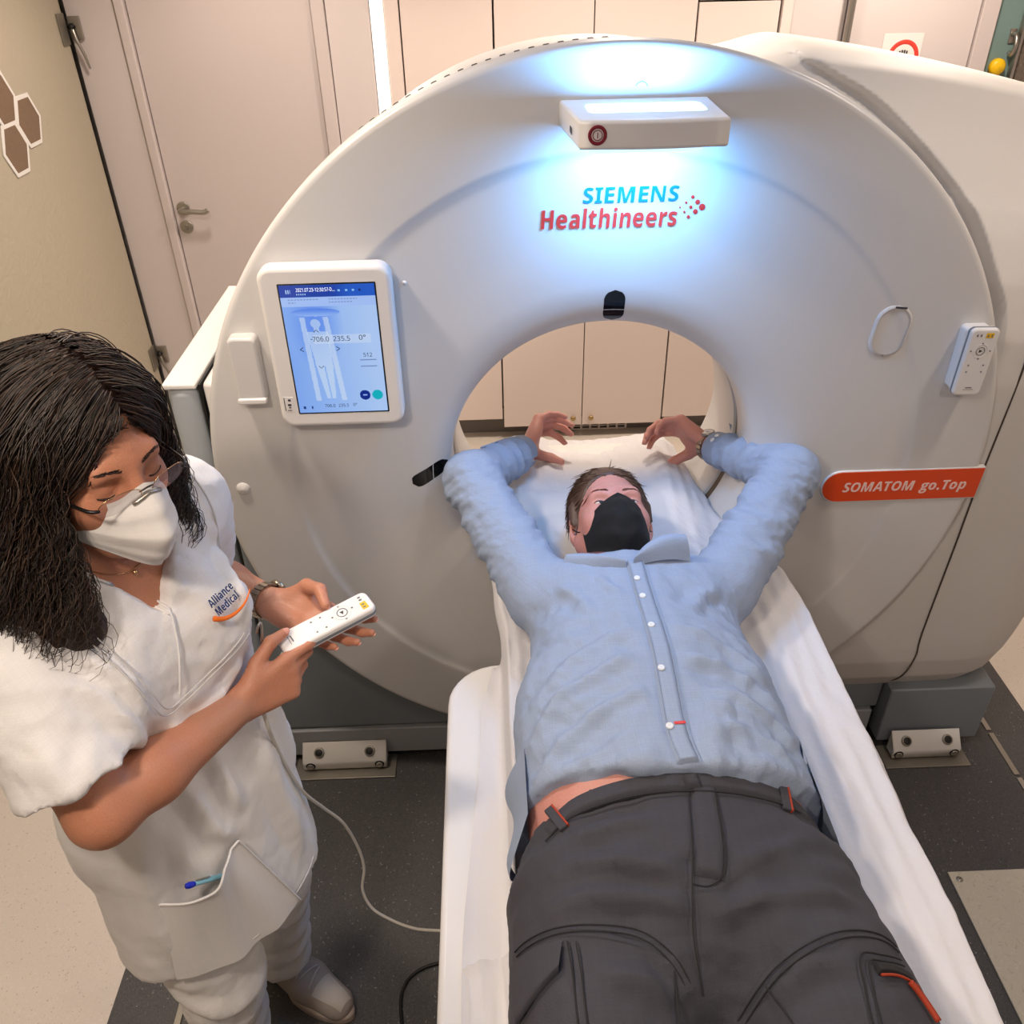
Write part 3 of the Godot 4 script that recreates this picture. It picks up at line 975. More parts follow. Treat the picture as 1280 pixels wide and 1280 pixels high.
# the same as sheet(), leaving out what lies behind the ring
func sheet_outside(rows: Array) -> ArrayMesh:
	var v := PackedVector3Array()
	var idx := PackedInt32Array()
	var w: int = rows[0].size()
	for r in rows:
		for q in r:
			v.append(q)
	for j in rows.size() - 1:
		for i in w - 1:
			var a := j * w + i
			var m := (v[a] + v[a + w + 1]) / 2.0
			if Vector2(m.x, m.y - HC.y).length() < 0.78 and m.z > -0.5:
				continue
			idx.append_array([a, a + 1, a + w + 1, a, a + w + 1, a + w])
	return commit(v, idx)

# ---------------------------------------------------------------- patient table and paper
func build_table():
	var t := thing("patient_table", "long white patient table sliding into the scanner bore", "table", Vector3(0.005, 0, 1.0))
	# lower shell with rounded front corners
	var p := PackedVector2Array()
	var r := 0.105
	for i in 9:
		var a := PI + PI / 2 * i / 8
		p.append(Vector2(-0.36 + r + r * cos(a), -0.67 + r + r * sin(a)))
	for i in 9:
		var a := -PI / 2 + PI / 2 * i / 8
		p.append(Vector2(0.355 - r + r * cos(a), -0.67 + r + r * sin(a)))
	p.append(Vector2(0.355, 1.3))
	p.append(Vector2(-0.36, 1.3))
	part(t, "bed_shell", rprism(p, 0.16, 0.012, 4), M.white_gloss, Vector3(0, 0.685, 0))
	part(t, "pedestal", rbox(Vector3(0.46, 0.61, 1.5), 0.03, 3), M.gantry_side, Vector3(0, 0.30, 0.45))
	# cradle: shallow trough
	var rows := []
	for j in 2:
		for q in [0]:
			pass
	var prof := [[-0.215, 0.79], [-0.226, 0.825], [-0.22, 0.838], [-0.205, 0.838], [-0.15, 0.822], [0.0, 0.806], [0.15, 0.822], [0.205, 0.838], [0.22, 0.838], [0.226, 0.825], [0.215, 0.79], [0.1, 0.775], [-0.1, 0.775], [-0.215, 0.79]]
	for z in [-1.47, -1.45, -1.3, 0.0, 1.28]:
		var rw := []
		for q in prof:
			var s := 0.86 if z < -1.46 else 1.0
			rw.append(Vector3(q[0] * s, 0.80 + (q[1] - 0.80) * s, z))
		rows.append(rw)
	part(t, "cradle", sheet(rows), mat(Color(0.55, 0.52, 0.50), 0.4), Vector3(0, 0, 0))
	var capr := []
	for q in prof:
		capr.append(Vector3(q[0] * 0.86, 0.80 + (q[1] - 0.80) * 0.86, -1.47))
	var mid := []
	for q in prof:
		mid.append(Vector3(0, 0.80, -1.47))
	part(t, "cradle_end", sheet([capr, mid]), M.grey_dark)
	# head cushion on the cradle
	var cu := thing("head_cushion", "white wedge cushion under the paper at the head end", "cushion", Vector3(0.0, 0.80, -0.13))
	part(cu, "cushion", rbox(Vector3(0.36, 0.05, 0.26), 0.02, 4), M.white_plastic, Vector3(0, 0.048, -0.14))
	# paper sheet
	var ps := thing("paper_sheet", "white pleated paper sheet covering the patient table", "paper sheet", Vector3(0, 0.8, 0.3))
	part(ps, "sheet", paper_mesh(), M.paper, -Vector3(0, 0.8, 0.3))
	var p2 := thing("paper_sheet", "crumpled second piece of paper at the left edge of the table", "paper sheet", Vector3(-0.27, 0.77, 1.02))
	var fr := []
	for j in 16:
		var rw := []
		var z := 0.955 + j * 0.045
		for i in 14:
			var u := float(i) / 13
			var x: float = lerp(-0.318 + 0.012 * sin(j * 0.9), -0.205, u)
			var y := 0.7685 + 0.012 * exp(-j * 0.55) * (1 + sin(u * 7.0)) + 0.062 * smoothstep(0.45, 0.85, u) + 0.004 * sin(u * 30.0 + j)
			rw.append(Vector3(x, y + 0.006, z + 0.03 * (1 - u) * (1 if j == 0 else 0)) - Vector3(-0.27, 0.77, 1.02))
		fr.append(rw)
	part(p2, "sheet", sheet(fr), M.paper)

func paper_y(x: float, z: float) -> float:
	# height of the paper between its side folds
	var base := 0.818 + 0.55 * x * x
	var hump := (0.072 - 0.032 * smoothstep(-0.10, 0.03, z) - 0.030 * smoothstep(-0.2, -0.43, z)) * (1.0 - smoothstep(0.15, 0.26, z)) * (1.0 - smoothstep(0.17, 0.30, abs(x + 0.0)))
	return min(base, 0.87) + hump - 0.02 * smoothstep(-0.1, -0.42, z) * 0

func paper_mesh() -> ArrayMesh:
	var no := FastNoiseLite.new()
	no.seed = 5
	no.frequency = 1.0
	var rows := []
	var nz := 170
	for j in nz + 1:
		var z: float = lerp(-0.43, 1.9, float(j) / nz)
		var xr := lut([[-0.43, 0.195], [-0.38, 0.215], [-0.10, 0.262], [0.10, 0.335], [0.2, 0.37], [0.3, 0.385], [2.0, 0.385]], z)
		var xl := lut([[-0.43, -0.19], [-0.38, -0.215], [0.05, -0.26], [0.2, -0.245], [0.33, -0.232], [2.0, -0.232]], z)
		var hl := lut([[-0.43, 0.01], [0.1, 0.03], [0.28, 0.05], [0.36, 0.07], [2.0, 0.085]], z)
		var hr := lut([[-0.43, 0.01], [-0.1, 0.06], [0.2, 0.13], [2.0, 0.16]], z)
		var rw := []
		# left hem lying on the shell, or hanging before it
		for i in 9:
			var u := float(i) / 8
			var y0 := paper_y(xl, z)
			if z < 0.34:
				rw.append(Vector3(xl - 0.012 * sin(u * PI), y0 - hl * 1.4 * (1.0 - u), z))
			else:
				var drop := y0 - 0.7695
				var k := 1.0 - u
				var x: float = xl - 0.012 * smoothstep(0.0, 0.5, k) - max(0.0, k - 0.5) * 2.0 * lut([[0.34, 0.02], [0.5, 0.045], [1.0, 0.075], [1.9, 0.06]], z)
				rw.append(Vector3(x, y0 - drop * smoothstep(0.0, 0.55, k) + 0.003 * sin(z * 23.0 + k * 5), z))
		for i in range(1, 120):
			var u := float(i) / 120
			var x: float = lerp(xl, xr, u)
			rw.append(Vector3(x, paper_y(x, z), z))
		for i in 10:
			var k := float(i) / 9
			var y0 := paper_y(xr, z)
			rw.append(Vector3(xr + 0.030 * sin(k * PI * 0.5) + 0.006 * sin(z * 11.0) * k, y0 - hr * k * k * 0.9 - 0.01 * k, z))
		# pleats along z and crumples
		for i in rw.size():
			var q: Vector3 = rw[i]
			var edge := smoothstep(0.12, 0.24, abs(q.x))
			var pl := 0.0024 * pow(absf(sin(q.x * 95.0 + 1.2 * no.get_noise_2d(q.x * 6, z * 2))), 3.0) * (0.4 + edge)
			var cr := 0.0045 * no.get_noise_3d(q.x * 9.0, q.y * 9.0, z * 4.0) * (0.35 + edge)
			cr += 0.003 * no.get_noise_3d(q.x * 25.0, 3.0, z * 16.0)
			if i > 127:
				q.x += pl + cr * 0.5
			q.y += pl + cr + 0.0025
			if z < 0.05:
				q.y += 0.007 * exp(-pow((q.x + 0.10 - z * 0.04) / 0.016, 2)) * smoothstep(-0.1, -0.25, z)
				q.y += 0.006 * exp(-pow((z + 0.09 + 0.12 * (q.x + 0.2)) / 0.012, 2)) * smoothstep(-0.02, -0.12, q.x)
			rw[i] = q
		rows.append(rw)
	return sheet(rows)

# ---------------------------------------------------------------- distance fields for bodies and cloth
class Vol:
	var o: Vector3
	var h: float
	var nx: int
	var ny: int
	var nz: int
	var d := PackedFloat32Array()

	func _init(lo: Vector3, hi: Vector3, cell: float):
		o = lo
		h = cell
		nx = int(ceil((hi.x - lo.x) / cell)) + 1
		ny = int(ceil((hi.y - lo.y) / cell)) + 1
		nz = int(ceil((hi.z - lo.z) / cell)) + 1
		d.resize(nx * ny * nz)
		d.fill(1.0)

	func box_of(lo: Vector3, hi: Vector3) -> Array:
		return [clampi(int((lo.x - o.x) / h), 0, nx - 1), clampi(int((lo.y - o.y) / h), 0, ny - 1), clampi(int((lo.z - o.z) / h), 0, nz - 1), clampi(int((hi.x - o.x) / h) + 1, 0, nx - 1), clampi(int((hi.y - o.y) / h) + 1, 0, ny - 1), clampi(int((hi.z - o.z) / h) + 1, 0, nz - 1)]

	# tapered capsule, flattened to a fraction s along n
	func cone(a: Vector3, b: Vector3, ra: float, rb: float, k := 0.0, n := Vector3.ZERO, s := 1.0):
		var m: float = maxf(ra, rb) * maxf(1.0, s) + k + 3.0 * h
		var e := Vector3.ONE * m
		var q := box_of(a.min(b) - e, a.max(b) + e)
		var ba := b - a
		var bb := maxf(ba.length_squared(), 1e-9)
		var f := 1.0 / s - 1.0
		var dr := rb - ra
		for z in range(q[2], q[5] + 1):
			for y in range(q[1], q[4] + 1):
				var i: int = (z * ny + y) * nx + q[0]
				var p := Vector3(o.x + q[0] * h, o.y + y * h, o.z + z * h) - a
				for x in range(q[0], q[3] + 1):
					var w := p
					if f != 0.0:
						w += n * (p.dot(n) * f)
					var t := clampf(w.dot(ba) / bb, 0.0, 1.0)
					var v := (w - ba * t).length() - ra - dr * t
					var c := d[i]
					if k > 0.0:
						var g := maxf(k - absf(v - c), 0.0) / k
						v = minf(v, c) - g * g * k * 0.25
						d[i] = v
					elif v < c:
						d[i] = v
					i += 1
					p.x += h

	func ell(c0: Vector3, r: Vector3, k := 0.0, bs := Basis.IDENTITY, carve := false):
		var m := maxf(r.x, maxf(r.y, r.z)) + k + 3.0 * h
		var q := box_of(c0 - Vector3.ONE * m, c0 + Vector3.ONE * m)
		var inv := bs.transposed()
		for z in range(q[2], q[5] + 1):
			for y in range(q[1], q[4] + 1):
				var i: int = (z * ny + y) * nx + q[0]
				var p := Vector3(o.x + q[0] * h, o.y + y * h, o.z + z * h) - c0
				for x in range(q[0], q[3] + 1):
					var w := (inv * p) / r
					var k0 := w.length()
					var k1 := (w / r).length()
					var v := k0 * (k0 - 1.0) / maxf(k1, 1e-6)
					var c := d[i]
					if carve:
						v = -v
						if k > 0.0:
							var g := maxf(k - absf(v - c), 0.0) / k
							v = maxf(v, c) + g * g * k * 0.25
							d[i] = v
						elif v > c:
							d[i] = v
					elif k > 0.0:
						var g := maxf(k - absf(v - c), 0.0) / k
						v = minf(v, c) - g * g * k * 0.25
						d[i] = v
					elif v < c:
						d[i] = v
					i += 1
					p.x += h

	# cut away the side of a plane that n points to, inside a box
	func cut(pt: Vector3, n: Vector3, lo := Vector3.ONE * -9.0, hi := Vector3.ONE * 9.0):
		var q := box_of(lo, hi)
		for z in range(q[2], q[5] + 1):
			for y in range(q[1], q[4] + 1):
				var i: int = (z * ny + y) * nx + q[0]
				var v := (Vector3(o.x + q[0] * h, o.y + y * h, o.z + z * h) - pt).dot(n)
				for x in range(q[0], q[3] + 1):
					if v > d[i]:
						d[i] = v
					i += 1
					v += h * n.x

	# cut away a convex region given by planes [point, outward normal]
	func carve(planes: Array):
		for z in nz:
			for y in ny:
				for x in nx:
					var p := o + Vector3(x, y, z) * h
					var m := -9.0
					for pl in planes:
						m = maxf(m, (p - pl[0]).dot(pl[1]))
					var i := (z * ny + y) * nx + x
					if -m > d[i]:
						d[i] = -m

	# an empty field on the same grid
	func like() -> Vol:
		var b := Vol.new(o, o + Vector3.ONE * h, h)
		b.nx = nx
		b.ny = ny
		b.nz = nz
		b.d.resize(nx * ny * nz)
		b.d.fill(1.0)
		return b

	# join another field on the same grid
	func merge(b: Vol, k: float):
		for i in d.size():
			var v := b.d[i]
			var c := d[i]
			if absf(v - c) < k:
				var g := (k - absf(v - c)) / k
				d[i] = minf(v, c) - g * g * k * 0.25
			elif v < c:
				d[i] = v

	func at(p: Vector3) -> float:
		var g := (p - o) / h
		var x := clampi(int(g.x), 0, nx - 2)
		var y := clampi(int(g.y), 0, ny - 2)
		var z := clampi(int(g.z), 0, nz - 2)
		var fx := clampf(g.x - x, 0, 1)
		var fy := clampf(g.y - y, 0, 1)
		var fz := clampf(g.z - z, 0, 1)
		var i := (z * ny + y) * nx + x
		var j := i + nx * ny
		var a := lerpf(lerpf(d[i], d[i + 1], fx), lerpf(d[i + nx], d[i + nx + 1], fx), fy)
		var b := lerpf(lerpf(d[j], d[j + 1], fx), lerpf(d[j + nx], d[j + nx + 1], fx), fy)
		return lerpf(a, b, fz)

	func grad(p: Vector3) -> Vector3:
		var e := h * 1.5
		return Vector3(at(p + Vector3(e, 0, 0)) - at(p - Vector3(e, 0, 0)), at(p + Vector3(0, e, 0)) - at(p - Vector3(0, e, 0)), at(p + Vector3(0, 0, e)) - at(p - Vector3(0, 0, e))).normalized()

	# first surface point met from p along dir
	func hit(p: Vector3, dir: Vector3, far := 1.0) -> Vector3:
		var t := 0.0
		var prev := 1.0
		while t < far:
			var v := at(p + dir * t)
			if v < 0.0:
				var st := h * 0.5
				return p + dir * (t - st * (-v) / maxf(prev - v, 1e-6))
			prev = v
			t += h * 0.5
		return p + dir * far

	func arrays(v: PackedVector3Array, idx: PackedInt32Array, tf := Transform3D.IDENTITY) -> Array:
		var map := PackedInt32Array()
		map.resize(d.size())
		map.fill(-1)
		var sy := nx
		var sz := nx * ny
		var lim := 3.5 * h
		var offs := [0, 1, sy, sy + 1, sz, sz + 1, sz + sy, sz + sy + 1]
		var edges := [[0, 1], [2, 3], [4, 5], [6, 7], [0, 2], [1, 3], [4, 6], [5, 7], [0, 4], [1, 5], [2, 6], [3, 7]]
		var val := PackedFloat32Array()
		val.resize(8)
		for z in nz - 1:
			for y in ny - 1:
				var i := (z * ny + y) * nx
				for x in nx - 1:
					var c := d[i]
					if c < lim and c > -lim:
						var neg := 0
						for e in 8:
							var f := d[i + offs[e]]
							val[e] = f
							if f < 0.0:
								neg += 1
						if neg > 0 and neg < 8:
							var s := Vector3.ZERO
							var n := 0
							for e in edges:
								var a := val[e[0]]
								var b := val[e[1]]
								if (a < 0.0) != (b < 0.0):
									var t := a / (a - b)
									var p := Vector3(e[0] & 1, (e[0] >> 1) & 1, e[0] >> 2)
									var q := Vector3(e[1] & 1, (e[1] >> 1) & 1, e[1] >> 2)
									s += p.lerp(q, t)
									n += 1
							map[i] = v.size()
							v.append(tf * (o + (Vector3(x, y, z) + s / n) * h))
					i += 1
		for z in range(1, nz - 1):
			for y in range(1, ny - 1):
				var i := (z * ny + y) * nx + 1
				for x in range(1, nx - 1):
					if map[i] >= 0 or map[i - 1] >= 0:
						var a := d[i]
						for ax in 3:
							var st: int = [1, sy, sz][ax]
							var b := d[i + st]
							if (a < 0.0) != (b < 0.0):
								var u: int = [sy, sz, 1][ax]
								var w: int = [sz, 1, sy][ax]
								var m0 := map[i - u - w]
								var m1 := map[i - w]
								var m2 := map[i]
								var m3 := map[i - u]
								if m0 >= 0 and m1 >= 0 and m2 >= 0 and m3 >= 0:
									if a < 0.0:
										idx.append_array([m0, m2, m1, m0, m3, m2])
									else:
										idx.append_array([m0, m1, m2, m0, m2, m3])
					i += 1
		return [v, idx]

# height of cloth folds that run along lines of 2d points: [amplitude, width, p0, p1, ...]
func folds(p: Vector2, lines: Array) -> float:
	var f := 0.0
	for l in lines:
		var best := 9.0
		var end := 1.0
		var n: int = l.size() - 3
		for i in range(2, l.size() - 1):
			var a: Vector2 = l[i]
			var b: Vector2 = l[i + 1]
			var ab := b - a
			var t := clampf((p - a).dot(ab) / ab.length_squared(), 0.0, 1.0)
			var d := (p - a - ab * t).length()
			if d < best:
				best = d
				var s := (i - 2 + t) / n
				end = smoothstep(0.0, 0.25, s) * smoothstep(1.0, 0.7, s)
		var w: float = l[1]
		if best < w * 4.0:
			var q := best / w
			f += l[0] * end * (exp(-q * q) - 0.35 * exp(-(q - 1.9) * (q - 1.9)))
	return f

func normals_of(v: PackedVector3Array, idx: PackedInt32Array) -> PackedVector3Array:
	var nr := PackedVector3Array()
	nr.resize(v.size())
	for t in range(0, idx.size(), 3):
		var i0 := idx[t]
		var i1 := idx[t + 1]
		var i2 := idx[t + 2]
		var fn := (v[i2] - v[i0]).cross(v[i1] - v[i0])
		nr[i0] += fn
		nr[i1] += fn
		nr[i2] += fn
	for i in nr.size():
		nr[i] = nr[i].normalized()
	return nr

# list of [Vol, Transform3D] joined into one mesh; disp(p, n) moves a vertex along its normal
func vol_mesh(vols: Array, disp = null) -> ArrayMesh:
	var v := PackedVector3Array()
	var idx := PackedInt32Array()
	for q in vols:
		var r: Array = q[0].arrays(v, idx, q[1])
		v = r[0]
		idx = r[1]
	if disp != null:
		var nr := normals_of(v, idx)
		for i in v.size():
			v[i] += nr[i] * disp.call(v[i], nr[i])
	return commit(v, idx)

# ---------------------------------------------------------------- heads and hands
# head in its own frame: x to the person's left, y to the crown, z to the face
func head_vol(female: bool, cell := 0.0035) -> Vol:
	var v := Vol.new(Vector3(-0.10, -0.20, -0.135), Vector3(0.10, 0.145, 0.135), cell)
	var w := 0.95 if female else 1.0
	v.ell(Vector3(0, 0.035, -0.015), Vector3(0.077 * w, 0.093, 0.096))
	v.ell(Vector3(0, -0.03, 0.032), Vector3(0.063 * w, 0.085, 0.060), 0.03)
	v.ell(Vector3(0, -0.098, 0.058), Vector3(0.028 * w, 0.020, 0.022), 0.03)
	for s in [-1, 1]:
		v.cone(Vector3(s * 0.056 * w, -0.045, 0.0), Vector3(s * 0.02, -0.096, 0.052), 0.021, 0.018, 0.03)
		v.ell(Vector3(s * 0.038 * w, -0.028, 0.058), Vector3(0.026, 0.026, 0.022), 0.025)
	v.cone(Vector3(-0.036, 0.022, 0.076), Vector3(0.036, 0.022, 0.076), 0.012 if female else 0.0145, 0.012 if female else 0.0145, 0.022)
	for s in [-1, 1]:
		v.ell(Vector3(s * 0.033, 0.000, 0.097), Vector3(0.020, 0.011, 0.014), 0.012, Basis.IDENTITY, true)
		v.ell(Vector3(s * 0.032, -0.001, 0.0725), Vector3(0.0145, 0.0125, 0.0125), 0.004)
	v.cone(Vector3(0, 0.014, 0.087), Vector3(0, -0.032, 0.107), 0.0085, 0.012, 0.012)
	for s in [-1, 1]:
		v.ell(Vector3(s * 0.011, -0.036, 0.098), Vector3(0.009, 0.008, 0.010), 0.008)
		v.ell(Vector3(s * 0.078 * w, -0.008, -0.012), Vector3(0.008, 0.031, 0.019), 0.006, Basis(Vector3.UP, s * 0.35))
		v.ell(Vector3(s * 0.084 * w, -0.004, -0.008), Vector3(0.005, 0.018, 0.010), 0.004, Basis(Vector3.UP, s * 0.35), true)
	v.cone(Vector3(0, -0.062, 0.088), Vector3(0, -0.064, 0.088), 0.012, 0.012, 0.02)
	v.cone(Vector3(0, -0.05, -0.022), Vector3(0, -0.19, -0.035), 0.056 if not female else 0.048, 0.06 if not female else 0.052, 0.035)
	return v

# hand with palm and five fingers; returns finger tips as [point, direction, back normal]
func add_hand(v: Vol, wr: Vector3, fwd: Vector3, pn: Vector3, right: bool, sc: float, curls: Array, thumb: Array, spread := 0.10) -> Array:
	fwd = fwd.normalized()
	pn = (pn - fwd * pn.dot(fwd)).normalized()
	var side := fwd.cross(pn) if right else pn.cross(fwd)
	var k := 0.010 * sc
	var mx := [0.029, 0.0095, -0.010, -0.028]
	var mf := [0.092, 0.095, 0.090, 0.081]
	var len := [[0.043, 0.026, 0.020], [0.047, 0.030, 0.021], [0.044, 0.028, 0.021], [0.035, 0.021, 0.019]]
	var fr := [[0.0098, 0.0088, 0.0078, 0.0066], [0.0100, 0.0090, 0.0080, 0.0066], [0.0095, 0.0085, 0.0076, 0.0064], [0.0084, 0.0074, 0.0066, 0.0058]]
	var mcp := []
	for i in 4:
		mcp.append(wr + (fwd * mf[i] + side * mx[i] - pn * 0.002) * sc)
	# palm
	for i in 4:
		v.cone(wr + (fwd * 0.008 + side * mx[i] * 0.55) * sc, mcp[i], 0.0135 * sc, 0.0115 * sc, 0.014 * sc)
	v.ell(wr + (fwd * 0.045 + side * 0.018 + pn * 0.007) * sc, Vector3(0.019, 0.027, 0.013) * sc, 0.014 * sc, Basis(side, fwd, side.cross(fwd)))
	v.ell(wr + (fwd * 0.042 - side * 0.020 + pn * 0.006) * sc, Vector3(0.014, 0.03, 0.012) * sc, 0.014 * sc, Basis(side, fwd, side.cross(fwd)))
	var tips := []
	for i in 4:
		var p: Vector3 = mcp[i]
		var dirv := (fwd + side * spread * (1.5 - i) * 0.6).normalized()
		var ax := dirv.cross(pn).normalized()
		var ang := 0.0
		for j in 3:
			ang += curls[i][j]
			var dj := dirv.rotated(ax, ang)
			var q: Vector3 = p + dj * len[i][j] * sc
			v.cone(p, q, fr[i][j] * sc, fr[i][j + 1] * sc, 0.0035 * sc if j > 0 else 0.007 * sc)
			if j == 2:
				tips.append([q, dj, -pn.rotated(ax, ang)])
			p = q
	# thumb: points given as [forward, side, palm]
	var tp := [wr + (fwd * 0.022 + side * 0.018) * sc]
	for t in thumb:
		tp.append(wr + (fwd * t[0] + side * t[1] + pn * t[2]) * sc)
	var tr := [0.0155, 0.0125, 0.0108, 0.0080]
	for j in 3:
		v.cone(tp[j], tp[j + 1], tr[j] * sc, tr[j + 1] * sc, 0.012 * sc if j == 0 else 0.004 * sc)
	var td: Vector3 = (tp[3] - tp[2]).normalized()
	tips.append([tp[3], td, (-pn + side * 0.6).normalized()])
	return tips

func nails(parent: Node3D, tips: Array, which: Array, sc: float, m: Material):
	for i in which:
		var q: Array = tips[i]
		var n: Vector3 = (q[2] - q[1] * q[2].dot(q[1])).normalized()
		var r := 0.0066 if i < 4 else 0.0082
		var b := Basis(q[1].cross(n).normalized(), n, q[1])
		var s := SphereMesh.new()
		s.radius = 1.0
		s.height = 2.0
		s.radial_segments = 12
		s.rings = 6
		part(parent, "nail", s, m, q[0] + (n * (r * 0.62) + q[1] * 0.001) * sc, b * Basis.from_scale(Vector3(r * 0.72, r * 0.38, r * 0.95) * sc))

func eye(parent: Node3D, at: Transform3D, s: int, m_iris: Material, look: Vector3, open_h: float):
	var sp := SphereMesh.new()
	sp.radius = 1.0
	sp.height = 2.0
	sp.radial_segments = 16
	sp.rings = 8
	var c := Vector3(s * 0.032, -0.001, 0.0740)
	var e := part(parent, "eye", sp, M.eye_white, at * (c + Vector3(0, 0, 0.0082)), at.basis * Basis.from_scale(Vector3(0.0105, open_h, 0.0042)))
	part(parent, "iris", sp, m_iris, at * (c + Vector3(look.x, look.y, 0.0105)), at.basis * Basis.from_scale(Vector3(0.0050, open_h * 0.95, 0.0028)))
	var pts := []
	for i in 9:
		var t := -1.0 + 2.0 * i / 8
		pts.append(at * (c + Vector3(t * 0.0125, open_h * (1.0 - t * t) + 0.0006, 0.0118 - 0.0035 * t * t)))
	part(parent, "eyelashes", tube(pts, [0.0006, 0.001, 0.0012, 0.001, 0.0006], 5), M.brow)

func brow(parent: Node3D, at: Transform3D, hv: Vol, s: int, m: Material, thick: float, lift: float):
	var v := PackedVector3Array()
	var idx := PackedInt32Array()
	var r := RandomNumberGenerator.new()
	r.seed = 5 + s
	for i in 90:
		var t := r.randf()
		var x := s * lerpf(0.012, 0.056, t)
		var y := 0.021 + lift * sin(t * 2.4) - 0.006 * t * t + r.randf_range(-1, 1) * thick * (1.0 - 0.7 * t)
		var p := hv.hit(Vector3(x, y, 0.13), Vector3(0, 0, -1), 0.15)
		var q := hv.hit(Vector3(x + s * 0.008, y + 0.0025 * (1.0 - 2.0 * t), 0.13), Vector3(0, 0, -1), 0.15)
		var a := tube_arrays([at * (p + Vector3(0, 0, -0.0004)), at * (p.lerp(q, 0.5) + Vector3(0, 0, 0.0009)), at * (q + Vector3(0, 0, 0.0004))], [0.00045, 0.0005, 0.0001], 3, v, idx, false)
		v = a[0]
		idx = a[1]
	part(parent, "eyebrow", commit(v, idx), m)

# cloth mask: u across the face, w from nose to chin
func mask_mesh(tf: Transform3D, black: bool) -> ArrayMesh:
	var rows := []
	for j in 25:
		var w := j / 24.0
		var r := []
		for i in 41:
			var u := -1.0 + 2.0 * i / 40.0
			var au: float = abs(u)
			var top: float
			var bot: float
			var zc: float
			var xs: float
			if black:
				top = lerpf(0.006, -0.032, pow(au, 1.05))
				bot = lerpf(-0.128, -0.088, pow(au, 1.5))
				zc = lut([[0.0, 0.108], [0.25, 0.124], [0.5, 0.127], [0.75, 0.118], [1.0, 0.090]], w)
				xs = lerpf(0.068, 0.064, w)
			else:
				top = lerpf(0.004, -0.034, pow(au, 1.2))
				bot = lerpf(-0.125, -0.078, pow(au, 1.15))
				zc = lut([[0.0, 0.108], [0.3, 0.128], [0.55, 0.138], [0.8, 0.126], [1.0, 0.108]], w)
				xs = lerpf(0.066, 0.062, w)
			var zs := 0.040 if black else 0.032
			var sh := 1.0 - pow(au, 2.5 if black else 2.1)
			var y: float = lerpf(top, bot, w)
			var z: float = zs + (zc - zs) * sh
			if black:
				z += 0.0025 * sin((w * 3.0 + 0.25 * au) * TAU) * smoothstep(1.0, 0.4, au) * smoothstep(0.1, 0.25, au)
			else:
				z += 0.0030 * exp(-pow((w - 0.52) / 0.022, 2.0))
				z += 0.0012 * sin(w * 60.0) * smoothstep(0.22, 0.05, w)
				z += 0.002 * sin(u * 9.0 + w * 4.0)
			r.append(tf * Vector3(u * xs, y, z))
		rows.append(r)
	return sheet(rows)

# ---------------------------------------------------------------- patient lying on the table
var shirt_vol: Vol
var pants_vol: Vol
const SHIRT_FOLDS := [
	[0.010, 0.010, Vector2(-0.215, 0.86), Vector2(-0.15, 0.79), Vector2(-0.08, 0.745), Vector2(-0.01, 0.72)],
	[0.010, 0.011, Vector2(-0.215, 0.79), Vector2(-0.15, 0.71), Vector2(-0.08, 0.67), Vector2(-0.01, 0.65)],
	[0.008, 0.012, Vector2(-0.205, 0.71), Vector2(-0.13, 0.63), Vector2(-0.06, 0.595), Vector2(0.0, 0.585)],
	[0.006, 0.010, Vector2(-0.19, 0.84), Vector2(-0.12, 0.835), Vector2(-0.04, 0.80)],
	[0.009, 0.010, Vector2(0.215, 0.83), Vector2(0.16, 0.77), Vector2(0.10, 0.735), Vector2(0.03, 0.715)],
	[0.010, 0.011, Vector2(0.21, 0.75), Vector2(0.16, 0.695), Vector2(0.10, 0.665), Vector2(0.03, 0.65)],
	[0.008, 0.010, Vector2(0.20, 0.68), Vector2(0.14, 0.62), Vector2(0.08, 0.595), Vector2(0.03, 0.585)],
	[0.007, 0.010, Vector2(0.18, 0.84), Vector2(0.12, 0.81), Vector2(0.05, 0.80)],
	[0.007, 0.012, Vector2(-0.14, 0.40), Vector2(-0.10, 0.45), Vector2(-0.08, 0.52)],
	[0.007, 0.012, Vector2(0.17, 0.42), Vector2(0.12, 0.46), Vector2(0.09, 0.53)],
	[0.006, 0.009, Vector2(-0.06, 0.40), Vector2(-0.045, 0.44), Vector2(-0.02, 0.48)]]
const TROUSER_FOLDS := [
	[0.009, 0.012, Vector2(-0.01, 1.06), Vector2(-0.07, 1.04), Vector2(-0.15, 1.035), Vector2(-0.22, 1.05)],
	[0.008, 0.011, Vector2(-0.01, 1.02), Vector2(-0.08, 0.995), Vector2(-0.16, 0.985), Vector2(-0.22, 1.0)],
	[0.008, 0.011, Vector2(0.0, 1.07), Vector2(0.07, 1.045), Vector2(0.15, 1.04), Vector2(0.21, 1.05)],
	[0.007, 0.010, Vector2(0.01, 1.03), Vector2(0.08, 0.99), Vector2(0.15, 0.965), Vector2(0.20, 0.96)],
	[0.007, 0.010, Vector2(-0.03, 0.94), Vector2(-0.10, 0.935), Vector2(-0.17, 0.95)],
	[0.007, 0.012, Vector2(0.06, 1.16), Vector2(0.10, 1.13), Vector2(0.17, 1.125)],
	[0.008, 0.012, Vector2(-0.05, 1.16), Vector2(-0.09, 1.135), Vector2(-0.15, 1.13)]]
func rotb(yaw: float, pitch: float, roll: float) -> Basis:
	return Basis(Vector3.UP, deg_to_rad(yaw)) * Basis(Vector3.RIGHT, deg_to_rad(pitch)) * Basis(Vector3.BACK, deg_to_rad(roll))

